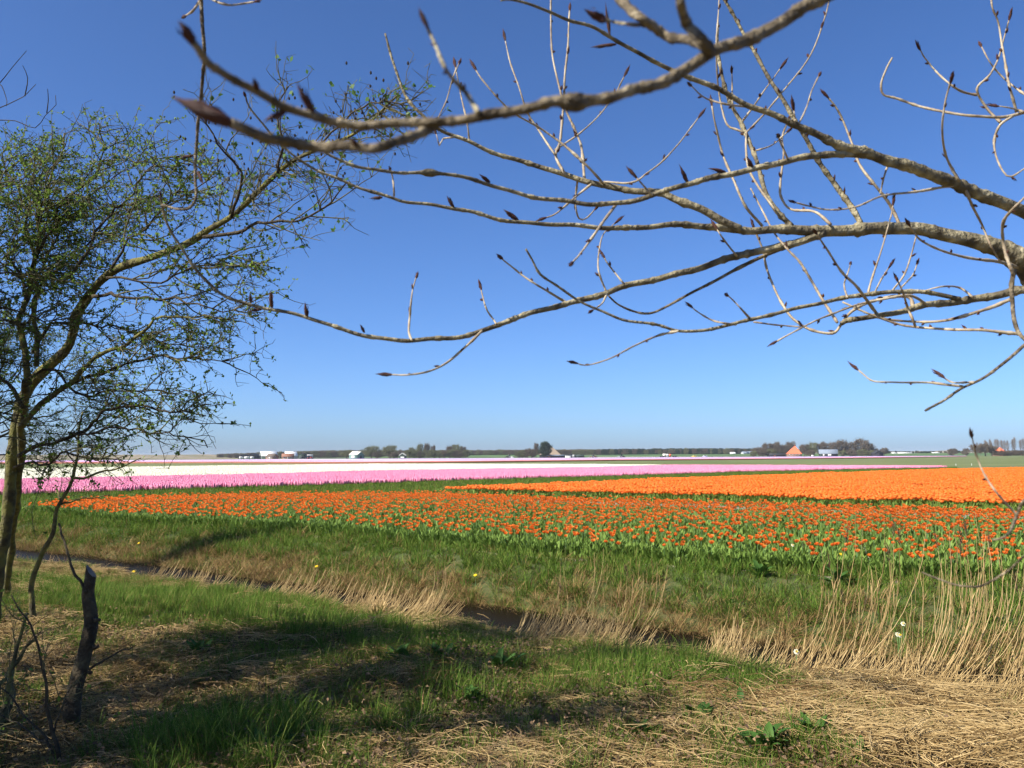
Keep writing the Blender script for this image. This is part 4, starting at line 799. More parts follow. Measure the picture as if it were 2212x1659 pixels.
# --- bare tree outside the frame on the left: its shade streaks the near bank, a few twigs reach in at the top left
BB = np.array([-6.0, 2.6, 0.0]); BB[2] = zg(BB[0], BB[1])
bar = thing('bare_tree', 'bare grey tree at the left edge, thin twigs entering at the top corner', 'tree', BB)
def wl(pts, r0, r1, seed, name='limb', sides=9, amp=.06):
    P = wiggle(catmull(np.array(pts) + BB, .08), amp, seed); a = Acc(); add_tube(a, rel(P, bar), np.linspace(r0, r1, len(P)), sides); link(name, a.mesh(name, [MT['darkbark']], True), bar); return P
wl([(0, 0, -.1), (.1, .05, 1), (.05, .2, 2), (.2, .2, 3.2), (.1, .3, 5.2)], .17, .06, 31, 'trunk', 12)
BL = [wl([(.05, .1, 1.2), (.8, .5, 1.9), (1.6, 1.2, 2.4), (2.3, 1.9, 2.9)], .07, .02, 32), wl([(.1, .2, 1.9), (.6, 1.2, 2.6), (1.0, 2.3, 3.0), (1.6, 3.2, 3.4)], .07, .02, 33),
      wl([(.2, .2, 2.6), (1.2, .3, 3.3), (2.2, .5, 3.6), (2.9, 1.0, 4.0)], .06, .02, 34), wl([(.2, .2, 3.2), (.9, 1.0, 4.0), (1.6, 1.9, 4.6), (2.0, 2.6, 5.2)], .05, .015, 35),
      wl([(.1, .1, 1.6), (-.6, .9, 2.4), (-.5, 2.0, 3.2), (-.2, 3.2, 3.6)], .06, .02, 36), wl([(.15, .2, 3.0), (-.2, 1.2, 4.0), (.4, 2.4, 4.6)], .05, .015, 37), wl([(.05, .1, .8), (.9, .1, 1.3), (1.9, .5, 1.5), (2.5, .9, 1.9)], .06, .02, 38), wl([(.1, .15, 2.2), (1.0, -.5, 2.9), (2.0, -.8, 3.3), (3.0, -.6, 3.8)], .06, .02, 39)] + [wl([(.1, .15, z0_), (ca * .35 * l_, sa * .35 * l_, z0_ + .5), (ca * .7 * l_, sa * .7 * l_, z0_ + .8), (ca * l_, sa * l_, z0_ + 1.3)], .085, .025, 140 + j_) for j_, (z0_, ca, sa, l_) in enumerate(((1.0, .8, .6, 2.2), (1.4, .5, .87, 2.6), (1.9, .9, .4, 2.8), (2.3, .3, .95, 3.0), (2.8, .7, .7, 2.6), (3.3, .95, .2, 2.4), (3.7, .4, .9, 2.2), (.7, .65, .75, 1.8)))]
for k, pts in enumerate([Z(1, (-120, 650), (0, 530), (80, 430), (170, 325)), Z(1, (-120, 720), (0, 690), (90, 650), (150, 620), (230, 540)), Z(1, (-120, 750), (0, 770), (100, 775), (225, 820), (290, 740), (360, 670), (355, 610)), Z(1, (160, 615), (178, 500), (145, 420)), Z(1, (300, 725), (310, 640), (305, 570)), Z(1, (-60, 640), (0, 540), (45, 650), (40, 680))]):
    P = V3(pts, 6.6, 6.4, .05); a = Acc(); add_tube(a, rel(P, bar), np.linspace(px(1.3, 6.5), px(.6, 6.5), len(P)), 5); link('twig', a.mesh('twig', [MT['darkbark']], True), bar); 
    if k < 3: BL.append(np.vstack([catmull([BL[4][-1], P[0]], .1)])); a = Acc(); add_tube(a, rel(BL[-1], bar), np.linspace(.018, px(2.2, 6.5), len(BL[-1])), 6); link('limb', a.mesh('limb', [MT['darkbark']], True), bar)
tw, lf = crown([(P, .25) for P in BL[:16]], rg, (.1, .1, .1), 6, (.4, 1.0), (.15, .45), .12, 5, 4, .03, .012, .5)
link('crown', tw.mesh('twigs', [MT['thorn']]), bar, tuple(-BB), kind='stuff')
al = Acc(); leaf_quads(al, lf, rg, .055); link('leaves', al.mesh('leaves', [MT['hleaves']]), bar, tuple(-BB), kind='stuff')
# --- stump with a torn slanting top and a sprout
SB = GZ(152, 1585); dS = float((SB - EYE) @ FW)
stu = thing('stump', 'tall dark leaning stump with a slanting cut top at lower left', 'stump', SB)
q7 = lambda *p: [(a_ * .387, 1016.5 + b_ * .387) for a_, b_ in p]
P = V3(q7((398, 1490), (400, 1400), (408, 1300), (432, 1180), (468, 1060), (492, 950), (510, 850), (500, 760), (490, 690), (500, 620), (508, 575)), dS, dS + .05, .025)
n = len(P); t = np.linspace(0, 1, n); r = px(1, dS) * np.interp(t, [0, .05, .15, .5, .7, .85, 1], [23, 19, 16.5, 14.5, 15, 13, 10.5])
V, q = tube(rel(P, stu), r, 16); ang = np.tile(np.arange(16), n) * 6.283 / 16; rr = np.repeat(np.arange(n), 16); C = rel(P, stu)[rr]
V = C + (V - C) * (1 + .1 * np.sin(ang * 3 + rr * .12) + .06 * np.sin(ang * 7 - rr * .4))[:, None]
top = rr == n - 1; V[top, 2] += .5 * (C[top, 0] - V[top, 0]) * 2.2 + .012
a = Acc(); a.add(V, q, 0); a.F.append((np.array([list(range((n - 1) * 16, n * 16))]), 1)); link('trunk', a.mesh('trunk', [MT['darkbark'], MT['cut']], True), stu)
def shoot(root, pts, w0, w1, d0, d1, mat, name='shoot', seed=0):
    P = wiggle(V3(pts, d0, d1, .04), .015, seed); a = Acc(); add_tube(a, rel(P, root), np.linspace(px(w0, d0), px(w1, d1), len(P)), 7); link(name, a.mesh(name, [mat], True), root); return P
shoot(stu, q7((478, 680), (462, 645), (430, 590), (395, 520), (370, 470), (362, 400), (340, 320), (322, 290)), 3.4, 2.2, dS, dS + .3, MT['darkbark'], 'shoot', 3)
shoot(stu, q7((500, 1110), (560, 1070), (650, 1020), (760, 975)), 3, 1.2, dS, dS - .1, MT['darkbark'], 'branch_stub', 4)
for kx, ky in ((548, 830), (543, 985), (515, 1120)):
    shoot(stu, q7((kx - 22, ky + 6), (kx + 6, ky)), 5, 3, dS, dS, MT['darkbark'], 'knot', kx)
# --- sapling and bare shrubs in front
def shrub(name, label, cat, base, stems, depth, mat, side=True, seed=0):
    B = GZ(*base); dB = float((B - EYE) @ FW); o = thing(name, label, cat, B); rgs = np.random.default_rng(seed); paths = []
    for k, (pts, w0, w1) in enumerate(stems): paths.append(shoot(o, pts, w0, w1, dB if depth is None else depth, (dB if depth is None else depth) + .1 * k, mat, 'stem', seed + k))
    if side:
        tw, lf = crown([(P_, .35) for P_ in paths], rgs, (.1, 0, .15), 7, (.15, .4), (.06, .18), .05, 3, 2, .02, .003, .12)
        link('twigs', tw.mesh('twigs', [MT['thorn']]), o, tuple(-B), kind='stuff'); al = Acc(); leaf_quads(al, lf, rgs, .02)
        if len(lf): link('leaves', al.mesh('leaves', [MT['hleaves']]), o, tuple(-B), kind='stuff')
    return o
shrub('sapling', 'pale crooked sapling between the alder and the stump', 'sapling', (72, 1345), [(q7((185, 860), (180, 740), (170, 640), (190, 560), (250, 440), (300, 350), (322, 220), (350, 150), (390, 70), (410, 0), (430, -90), (440, -200), (470, -330)), 6.5, 2), (q7((345, 170), (325, 130), (315, 110)), 3, 2), (q7((400, 40), (470, 40), (540, 15), (640, -8), (700, -30), (790, -70)), 3, 1), (q7((330, 190), (420, 165), (520, 150), (615, 140)), 2.4, 1)], None, MT['mossbark'], True, 50)
shrub('bare_shrub', 'thin bare shrub stems in the lower left corner', 'shrub', (128, 1655), [(q7((335, 1680), (320, 1560), (275, 1350), (245, 1180), (212, 980), (180, 850), (110, 780), (60, 700)), 5, 1.4), (q7((340, 1640), (200, 1430), (20, 1230), (-40, 1180)), 3, 1.5), (q7((300, 1480), (330, 1350), (400, 1210), (500, 1170)), 2, 1), (q7((320, 1560), (180, 1470), (40, 1380), (-40, 1330)), 2.4, 1.2)], None, MT['darkbark'], True, 60)
shrub('lichen_shrub', 'lichen-covered forked stems at the far left edge of the near bank', 'shrub', (4, 1590), [(q7((0, 1480), (25, 1330), (45, 1200), (62, 1120), (95, 1000), (105, 930), (128, 860), (150, 800)), 7, 3), (q7((60, 1110), (110, 1050), (150, 990), (195, 930)), 5, 2.5), (q7((-30, 1260), (0, 1200), (35, 1150), (60, 1110)), 5, 4), (q7((20, 1400), (60, 1280), (58, 1100)), 8, 5)], None, MT['mossbark'], True, 70)
# ------------------------------------------------------------------ far country: dunes, dike, woods, farms, tractors
def SM(name, c, rough=.8, var=.2, scale=1.5, spec=.3): 
    c = np.array(c); return NM(name, [tuple(c * (1 - var)), tuple(c), tuple(np.clip(c * (1 + var), 0, .95))], scale, rough, detail=6, spec=spec)
FMT = dict(dune=NM('dune_scrub', [(.17, .13, .085), (.24, .19, .12), (.13, .12, .06), (.28, .23, .15)], .02, .95, detail=9),
    black=SM('tarred_boards', (.025, .026, .03)), white=SM('white_paint', (.8, .79, .75), var=.06), cream=SM('pale_roof_sheet', (.7, .67, .56), var=.08), tile=SM('orange_roof_tiles', (.62, .14, .06), var=.25, scale=.8),
    brown=SM('weathered_tiles', (.22, .1, .06), var=.3), brick=SM('red_brick', (.3, .17, .12), var=.2), thatch=SM('thatch', (.24, .185, .13), var=.2), darkthatch=SM('dark_thatch', (.11, .08, .06)), grey=SM('grey_roof_sheet', (.17, .2, .24), var=.12), green=SM('green_wall', (.16, .27, .24), var=.1),
    dgreen=SM('dark_green_sheet', (.05, .075, .06)), lgrey=SM('light_grey_sheet', (.4, .41, .4), var=.1), glass=SM('window_glass', (.03, .04, .05), .15, .1, spec=.6), tyre=SM('tyre_rubber', (.02, .02, .02)), red=SM('red_paint', (.35, .03, .025), .4), yellowp=SM('yellow_paint', (.8, .6, .12), .4), silver=SM('silver_paint', (.55, .57, .6), .3), orangep=SM('orange_paint', (.7, .16, .05), .4), blue=SM('dark_blue_paint', (.03, .05, .13), .4),
    bare=NM('bare_twigs', [(.085, .065, .045), (.13, .1, .07), (.17, .135, .09)], .3, .95, island=.7), olive=NM('budding_twigs', [(.1, .1, .05), (.14, .145, .065), (.19, .19, .09)], .3, .95, island=.7), pine=NM('pine_needles', [(.012, .025, .014), (.025, .045, .025), (.04, .06, .035)], .3, .9, island=.7), greybare=NM('grey_twigs', [(.16, .135, .12), (.22, .19, .17), (.28, .25, .225)], .3, .95, island=.7))
def ridge(name, x0, x1, ys, zs, hfun, mat, nx=160, nz=0):
    X = np.linspace(x0, x1, nx); a = Acc(); G_ = [np.c_[X, np.full(nx, y), z * hfun(X, y)] for y, z in zip(ys, zs)]; V = np.vstack(G_)
    i = (np.arange(len(ys) - 1)[:, None] * nx + np.arange(nx - 1)[None, :]).ravel(); a.add(V, np.stack([i, i + 1, i + nx + 1, i + nx], -1)); return link(name, a.mesh(name, [mat], True), kind='structure')
ridge('dike', -420, 1500, [1000, 1030, 1060, 1085, 1100, 1800, 1850], [-.02, .6, 1.7, 2.6, 3.0, 3.0, -.1], lambda X, y: sstep(-300, -60, X) * (.85 + .3 * vnoise(X / 90, X * 0 + 1)) + .001, MT['green'])
ridge('dunes', -1300, -300, [1000, 1060, 1110, 1160, 1230, 1330, 1450], [-.02, 1.6, 3.2, 4.6, 5.6, 6.6, 5.5], lambda X, y: (1 - sstep(-500, -320, X)) * (.55 + .75 * fbm(X / 35, X * 0 + y / 60, 3)) + .001, FMT['dune'], 400)
ridge('far_dunes', -200, 2600, [2900, 3000, 3080, 3150], [-.02, 9, 15, 17], lambda X, y: .35 + .75 * fbm(X / 160, X * 0 + y / 200, 6), FMT['dune'], 260)
def tree_mesh(kind, seed):
    rgt = np.random.default_rng(seed); a = Acc(); lf = []
    H = 1.0
    if kind == 'poplar':
        add_tube(a, [(0, 0, 0), (.01, 0, .5), (0, 0, 1)], [.02, .012, .003], 5, 0, False)
        for _ in range(60):
            z = rgt.uniform(.12, .95); az = rgt.uniform(0, 6.28); l = .5 * (1.1 - z); P = [(0, 0, z), (math.cos(az) * l * .4, math.sin(az) * l * .4, z + l * .8), (math.cos(az) * l * .55, math.sin(az) * l * .55, z + l * 1.4)]
            add_tube(a, P, [.006, .004, .002], 3, 0, False); lf += [np.array(P[1]) + rgt.normal(0, .035, 3) for _ in range(10)] + [np.array(P[2]) + rgt.normal(0, .04, 3) for _ in range(8)]
        n = len(lf); sz = .03
    elif kind == 'pine':
        add_tube(a, [(0, 0, 0), (0, 0, .85)], [.03, .012], 6, 0, False)
        for _ in range(80):
            z = rgt.uniform(.1, .98); r = .42 * math.sqrt(max(.02, 1 - ((z - .5) / .52) ** 2)); az = rgt.uniform(0, 6.28); c = np.array([math.cos(az) * r * rgt.uniform(.3, 1), math.sin(az) * r * rgt.uniform(.3, 1), z])
            add_tube(a, [(0, 0, max(.2, z - .1)), c], [.008, .003], 3, 0, False); lf += [c + rgt.normal(0, 1, 3) * [.08, .08, .045] for _ in range(60)]
        sz = .055
    else:
        low = kind == 'bush'
        for _ in range(5 if low else 3):
            d = rgt.normal(0, .05, 2); add_tube(a, [(d[0], d[1], 0), (d[0] * 2, d[1] * 2, .35)], [.022, .012], 5, 0, False)
        for _ in range(42):
            th = rgt.uniform(0, 6.28); ph = rgt.uniform(.05, 1); z = .12 + .8 * ph if low else .3 + .62 * ph; r = .48 * math.sqrt(max(.05, 1 - ((z - .48) / .56) ** 2)) * rgt.uniform(.35, 1.02)
            c = np.array([math.cos(th) * r, math.sin(th) * r, z]); P = [(0, 0, .15 + .2 * z), c * [.5, .5, .75], c]; add_tube(a, catmull(P, .12), .006, 3, 0, False)
            lf += [c + rgt.normal(0, 1, 3) * .062 for _ in range(80 if low else 80)]
        sz = .05
    tr = a.mesh('trunk', [FMT['bare']]); b = Acc(); C = np.array(lf); n = len(C)
    d = rgt.normal(0, 1, (n, 3)); d[:, 2] += .8; d /= np.linalg.norm(d, axis=1)[:, None]; s = np.cross(d, rgt.normal(0, 1, (n, 3))); s /= np.linalg.norm(s, axis=1)[:, None]
    w = sz * (.32 if kind in ('bare', 'poplar') else .5); V = np.stack([C - s * w, C + d * sz + s * w * .6, C + d * sz * 1.6, C + s * w], 1).reshape(-1, 3); i = np.arange(n) * 4; b.add(V, np.stack([i, i + 1, i + 2, i + 3], -1))
    return tr, b
TV = {}
for kind, mats in dict(bare=('bare', 'olive'), bush=('bare', 'olive'), poplar=('greybare',), pine=('pine',)).items():
    TV[kind] = []
    for v in range(4):
        tr, b = tree_mesh(kind, 300 + v * 7 + len(kind)); TV[kind].append((tr, b.mesh('crown', [FMT[mats[v % len(mats)] if v < 3 else mats[-1 if kind == 'bush' else 0]]])))
def far_tree(kind, u, vtop, wpx, dist, label, group, name=None):
    X = GPD(u, dist); z0 = 2.9 if (dist > 1095 and X[0] > -60) else -.05; Ht = (HZ(u) - vtop) / F * dist + 1.6 - z0; W = wpx / F * dist
    t = thing(name or {'bush': 'shrub', 'pine': 'pine_tree', 'poplar': 'poplar_tree'}.get(kind, 'bare_tree'), label, 'shrub' if kind == 'bush' else 'tree', (X[0], X[1], z0), random.uniform(0, 6.28), group)
    tr, cr = random.choice(TV[kind]); t.scale = (W, W, Ht); link('trunk', tr, t); link('crown', cr, t)
A_ = 'grove by the pale-roofed barn'; B_ = 'wooded yard left of centre'; D_ = 'grove around the red-roofed farmhouse'; E_ = 'trees on the right horizon'; P_ = 'row of tall bare poplars on the right horizon'
for u, v, w in ((750, 972, 28), (803, 963.8, 40), (843, 962.4, 36)): far_tree('bare', u, v, w, 880, 'bushy brown tree behind the barn with the pale roof', A_)
for u, v, w in ((778, 976, 20), (815, 977, 22), (850, 977, 22), (762, 979, 14)): far_tree('bush', u, v, w, 860, 'low olive shrub beside the barn with the pale roof', A_)
for u, v, w in ((890, 966.7, 18), (907, 959, 17), (922, 957.5, 16), (936, 961.7, 12), (972, 963, 20), (986, 960.3, 28), (1000, 965, 18)): far_tree('bare', u, v, w, 880, 'bare rounded tree rising over the hedge right of the small white-trimmed house', B_)
for u in range(884, 1016, 11): far_tree('bush', u, 973 + 1.5 * math.sin(u), 19, 860, 'dark brown shrub in the hedge right of the small white-trimmed house', B_)
for u, v in ((1128, 973), (1138, 969), (1148, 968.5), (1120, 976)): far_tree('bush', u, v, 18, 870, 'olive shrub left of the dark pine', 'shrubs left of the dark pine')
far_tree('bare', 1157.7, 956.5, 13, 870, 'pale green slender tree just left of the dark pine', None)
far_tree('pine', 1177, 955.5, 30, 825, 'dark round pine in front of the tan pyramid roof', None)
for u, v, w in ((1637, 965.8, 24), (1656, 957.4, 26), (1674, 955, 24), (1690, 960, 22), (1706, 953.6, 20), (1735, 960, 22), (1752, 956, 26), (1772, 955, 24), (1792, 955, 26), (1815, 950, 26), (1835, 955, 26), (1858, 947.5, 32), (1875, 958, 22), (1884, 967, 18)): far_tree('bare', u, v, w * 1.15, 905, 'bare brown tree in the grove behind the red-roofed farmhouse and grey barn', D_)
for u, v, w in ((1625, 974, 16), (1645, 972, 22), (1665, 970, 22), (1748, 972.7, 22), (1818, 973, 20), (1838, 972, 24), (1860, 971, 26), (1878, 973, 20)): far_tree('bush', u, v, w, 885, 'olive brown shrub at the foot of the grove by the red-roofed farmhouse', D_)
far_tree('bare', 1907, 967.4, 20, 880, 'small lone tree right of the little black gabled shed', None)
for u, v, w, d in ((2054, 969, 22, 1000), (2082, 968.6, 16, 950)): far_tree('bush', u, v, w, d, 'low rounded shrub on the green rise left of the poplar row', E_)
for u, v, w in ((2104, 960.8, 30), (2125, 957.5, 32), (2139, 963.6, 24)): far_tree('bare', u, v, w, 720, 'bushy bare tree left of the orange roof at the right edge', E_)
for i, u in enumerate(np.arange(2108, 2240, 7.5)): far_tree('poplar', u + random.uniform(-3, 3), np.interp(u, [2108, 2150, 2240], [958, 951, 946]) + random.uniform(-2, 5), 17, 790 + random.uniform(-30, 40), 'tall bare poplar in the row at the right horizon', P_)
for u in np.arange(2150, 2240, 14): far_tree('bush', u, 972 + random.random() * 2, 22, 735, 'low green brown shrub under the poplar row at the right', 'shrubs under the poplar row')
# the far wood that reads as one mass
wp = [proto('w%d' % i, (lambda tr, cr: cr)(*TV[k][j])) for i, (k, j) in enumerate((('bush', 0), ('bush', 1), ('bare', 0), ('pine', 0)))]
m = 2200; u = RNG.uniform(470, 2080, m); dist = RNG.uniform(1150, 1420, m); X = (u - CU) / F * dist; z0 = 2.8 * sstep(-300, -60, X)
top = np.interp(u, [470, 640, 700, 1000, 1100, 1300, 1500, 1650, 1950, 2080], [982, 976, 974.5, 973.5, 973, 971.5, 970.5, 970.5, 975.5, 974]) + RNG.normal(0, .7, m); Ht = np.clip((HZ(u) - top) / F * dist + 1.6 - z0, 1.5, 12)
pk = np.where((u > 1300) & (RNG.random(m) < .6), 3, RNG.integers(0, 3, m)); k = RNG.random(m) < np.interp(u, [470, 600, 1650, 1700, 2080], [1, 1, 1, .35, .3])
o = scatter('far_wood', np.c_[X, dist, z0][k], rz_rot(k.sum()), Ht[k], pk[k], wp, 'brown and dark green wood along the horizon', 'wood')
# --- buildings
def bmesh_part(name, root, fn, mat, smooth=False):
    a = Acc(); fn(a); return link(name, a.mesh(name, mat if isinstance(mat, list) else [mat], smooth), root)
def gable(name, label, cat, u, dist, L, D_, he, hr, rz, wall, roof, wins=(), door=None, trim=None, over=.35, z0=-.05, group=None):
    t = thing(name, label, cat, GPD(u, dist, z0), rad(rz), group); x, y = L / 2, D_ / 2
    bmesh_part('wall', t, lambda a: (a.add([[-x, -y, 0], [x, -y, 0], [x, y, 0], [-x, y, 0], [-x, -y, he], [x, -y, he], [x, y, he], [-x, y, he], [-x, 0, hr], [x, 0, hr]], [[0, 1, 5, 4], [2, 3, 7, 6]]), a.F.append((np.array([[1, 2, 6, 9, 5], [3, 0, 4, 8, 7]]), 0))), FMT[wall])
    sl = (hr - he) / y; e = over; th = .18
    for s_ in (-1, 1):
        bmesh_part('roof', t, lambda a: a.add([[-x - e, s_ * (y + e), he - sl * e + .02], [x + e, s_ * (y + e), he - sl * e + .02], [x + e, 0, hr + .02], [-x - e, 0, hr + .02], [-x - e, s_ * (y + e), he - sl * e + th], [x + e, s_ * (y + e), he - sl * e + th], [x + e, 0, hr + th + .02], [-x - e, 0, hr + th + .02]], [[0, 1, 2, 3], [4, 5, 6, 7], [0, 1, 5, 4], [1, 2, 6, 5], [3, 0, 4, 7]]), FMT[roof])
    for side, c, zc, w, hh, mt in wins:
        def rect(a, g=0.0, o=.04):
            ww, hz = w / 2 + g, hh / 2 + g
            if side == 'f': a.add([[c - ww, -y - o, zc - hz], [c + ww, -y - o, zc - hz], [c + ww, -y - o, zc + hz], [c - ww, -y - o, zc + hz]], [[0, 1, 2, 3]])
            else:
                sx = -1 if side == 'l' else 1; a.add([[sx * (x + o), c - ww, zc - hz], [sx * (x + o), c + ww, zc - hz], [sx * (x + o), c + ww, zc + hz], [sx * (x + o), c - ww, zc + hz]], [[0, 1, 2, 3]])
        wf = bmesh_part('window', t, lambda a: rect(a, .18, .03), FMT['white']); 
        bmesh_part('pane', wf, lambda a: rect(a, 0, .06), FMT[mt])
    if door:
        side, c, w, hh, mt = door
        bmesh_part('door', t, lambda a: box(a, (c, -y - .03, hh / 2), (w, .08, hh)) if side == 'f' else box(a, ((-1 if side == 'l' else 1) * (x + .03), c, hh / 2), (.08, w, hh)), FMT[mt])
    if trim:
        for s_ in (-1, 1):
            for sx in (-1, 1):
                bmesh_part('bargeboard', t, lambda a: a.add([[sx * (x + e + .03), s_ * (y + e), he - sl * e - .15], [sx * (x + e + .03), 0, hr - .15], [sx * (x + e + .03), 0, hr + .35], [sx * (x + e + .03), s_ * (y + e), he - sl * e + .35]], [[0, 1, 2, 3]]), FMT[trim])
    return t
gable('dark_shed', 'low dark gabled shed, leftmost of the farm buildings under the dunes', 'shed', 529.5, 850, 14, 8, 2.2, 4.3, 90, 'black', 'black', door=('l', 0, 3, 2.1, 'lgrey'))
gable('dark_shed', 'dark gabled shed directly left of the white-roofed halls', 'shed', 549, 850, 16, 10.4, 2.5, 5.4, 90, 'black', 'black', door=('l', 1, 3, 2.3, 'dgreen'))
for k, (uu, w, cl) in enumerate(((522, 2.8, 'leftmost of three white caravans before the dark sheds'), (534.5, 4.2, 'middle of three white caravans before the dark sheds'), (546, 3.0, 'rightmost of three white caravans before the dark sheds'))):
    t = thing('caravan', cl, 'caravan', GPD(uu, 815, 0), 0, 'caravans before the dark sheds')
    bmesh_part('body', t, lambda a: box(a, (0, 0, 1.35), (w, 2, 1.7), 0, 0, .93), FMT['white']); bmesh_part('window', t, lambda a: box(a, (0, -.98, 1.6), (w * .5, .1, .5)), FMT['glass'])
    bmesh_part('wheel', t, lambda a: add_tube(a, [(0, -1.02, .33), (0, 1.02, .33)], .33, 10), FMT['tyre'])
gable('white_hall', 'larger white-roofed hall with white stripes on its left gable', 'hall', 581, 880, 15.5, 15, 3.1, 7.4, 25, 'dgreen', 'white', wins=(('l', -4.5, 2.4, .9, 4.2, 'white'), ('l', -1.5, 2.6, .9, 4.4, 'white'), ('l', 4.5, 2.4, .9, 4.0, 'white')))
gable('white_hall', 'smaller white-roofed hall, right one of the two white halls', 'hall', 629, 890, 11.5, 12, 3.1, 7.2, 25, 'lgrey', 'white')
gable('house', 'dark-roofed brick house in front of the larger white hall', 'house', 589, 835, 9, 8, 2.2, 4.9, -25, 'brick', 'darkthatch', wins=(('f', -2, 1.4, 1.2, 1.2, 'glass'), ('f', 2, 1.4, 1.2, 1.2, 'glass'), ('r', 0, 1.5, 1.2, 1.2, 'glass')), door=('f', 0, 1, 2, 'white'))
gable('house', 'brown red-roofed house in front of the smaller white hall', 'house', 623, 835, 11, 8, 2.2, 4.9, 12, 'brick', 'brown', wins=(('f', -3, 1.3, 1.4, 1.2, 'glass'), ('f', 3, 1.3, 1.4, 1.2, 'glass'), ('l', 0, 1.5, 1.4, 1.2, 'glass')), door=('f', 0, 1, 2, 'white'))
gable('dark_shed', 'dark green shed right of the white-roofed halls', 'shed', 655, 860, 10, 6, 4.3, 5.3, 90, 'dgreen', 'black', door=('l', 0, 2, 2.6, 'black'))
gable('grey_shed', 'small light grey shed behind the red tractor', 'shed', 669, 870, 7, 5, 3.2, 4.0, 10, 'lgrey', 'lgrey', door=('f', 0, 2, 2.4, 'dgreen'))
gable('barn', 'green-walled barn with a pale sheet roof among brown trees', 'barn', 771, 830, 9.5, 11, 3.7, 6.6, -25, 'green', 'cream', wins=(('f', -.5, 1.8, 3.2, 1.5, 'white'),), door=('r', 0, 3, 3, 'black'))
gable('house', 'small dark green house with white gable trim', 'house', 870.5, 830, 8, 6, 2.8, 5.0, 90, 'dgreen', 'darkthatch', wins=(('l', 0, 1.0, 3.0, .9, 'white'),), trim='white')
gable('dark_shed', 'long low tarred shed in front of the tan pyramid roof', 'shed', 1199.5, 825, 17, 6, 2.0, 2.7, 0, 'black', 'grey', door=('f', -6, 2.4, 1.8, 'brown'))
gable('low_shed', 'low white shed with a dark overhanging roof left of the green container', 'shed', 1228, 835, 7, 5, 2.3, 2.9, 0, 'white', 'black', door=('f', 2.4, 1.6, 1.8, 'black'))
t = thing('container', 'long dark green container with a pale grey end', 'container', GPD(1248, 830, 0))
bmesh_part('body', t, lambda a: box(a, (1, 0, 1.5), (9.4, 2.6, 2.7)), FMT['dgreen']); bmesh_part('end_panel', t, lambda a: box(a, (-4.6, 0, 1.45), (1.75, 2.5, 2.6)), FMT['lgrey']); bmesh_part('door', t, lambda a: box(a, (-3.0, -1.33, 1.4), (1.3, .06, 2.3)), FMT['black'])
for k in range(9): bmesh_part('rib', t, lambda a: box(a, (-1.8 + k * .9, -1.34, 1.5), (.15, .08, 2.6)), FMT['dgreen'])
def pyramid(name, label, u, dist, W, D_, he, hr, rz, ridge_, wall, mats, wins=(), offx=0, finial=True):
    t = thing(name, label, 'farmhouse', GPD(u, dist, -.05), rad(rz)); x, y = W / 2, D_ / 2; e = .5
    bmesh_part('wall', t, lambda a: a.add([[-x, -y, 0], [x, -y, 0], [x, y, 0], [-x, y, 0], [-x, -y, he], [x, -y, he], [x, y, he], [-x, y, he]], [[0, 1, 5, 4], [1, 2, 6, 5], [2, 3, 7, 6], [3, 0, 4, 7]]), FMT[wall])
    A0, A1_ = np.array([offx, ridge_[0], hr]), np.array([offx, ridge_[1], hr]); X, Y = x + e, y + e; c = [np.array(q) for q in ((-X, -Y, he - .2), (X, -Y, he - .2), (X, Y, he - .2), (-X, Y, he - .2))]
    r = bmesh_part('roof', t, lambda a: (a.add([c[0], c[1], A0], [[0, 1, 2]], 0), a.add([c[3], c[0], A0, A1_], [[0, 1, 2, 3]], 0), a.add([c[1], c[2], A1_, A0], [[0, 1, 2, 3]], 1), a.add([c[2], c[3], A1_], [[0, 1, 2]], 1)), [FMT[mats[0]], FMT[mats[1]]])
    if finial: bmesh_part('chimney', r, lambda a: box(a, (A0[0], A0[1] + .3, hr + .5), (.9, .9, 1.8)), FMT['brown'])
    for c_, zc, w, hh in wins:
        wf = bmesh_part('window', t, lambda a: box(a, (c_, -y - .02, zc), (w + .3, .08, hh + .3)), FMT['white']); bmesh_part('pane', wf, lambda a: box(a, (c_, -y - .05, zc), (w, .08, hh)), FMT['glass'])
    return t
pyramid('farmhouse', 'farmhouse with a tall tan pyramid roof behind the dark pine', 1187, 850, 20, 20, 2.9, 12.6, 0, (-.3, .3), 'black', ('thatch', 'thatch'), finial=False)
pyramid('farmhouse', 'farmhouse with a bright orange red hipped roof and low brick walls', 1712, 870, 13.5, 20, 3.0, 10.8, -14, (-3.5, 5.5), 'brick', ('tile', 'darkthatch'), ((-4.6, 1.5, 1.1, 1.1), (-1.6, 1.5, 1.1, 1.1), (1.6, 1.5, 1.1, 1.1), (4.6, 1.5, 1.1, 1.1)), 1.2)
pyramid('farmhouse', 'house with an orange red pyramid roof below the poplar row at the right', 2156, 745, 8, 8, 3, 7.4, 20, (-.4, .4), 'brick', ('tile', 'tile'), finial=False)
gable('dark_shed', 'long low black shed left of the red-roofed farmhouse', 'shed', 1676, 872, 16, 5, 2.0, 3.0, 0, 'black', 'black', door=('f', -3, 2, 1.8, 'brown'))
gable('barn', 'black tarred barn with a slate grey roof and white windows', 'barn', 1786, 870, 17.5, 9, 3.0, 6.9, -17, 'black', 'grey', wins=(('f', -4.6, 1.7, 1.0, 1.1, 'white'), ('f', .2, 1.7, 1.0, 1.1, 'white'), ('f', 1.9, 1.7, 1.0, 1.1, 'white'), ('r', -.5, 1.6, 1.2, 2.2, 'lgrey')), door=('f', -7, 1.6, 2.1, 'dgreen'))
gable('dark_shed', 'small black gabled shed at the right end of the grove', 'shed', 1891.5, 870, 9, 8.8, 2.8, 5.8, 90, 'black', 'black', door=('l', 0, 2.6, 2.4, 'black'))
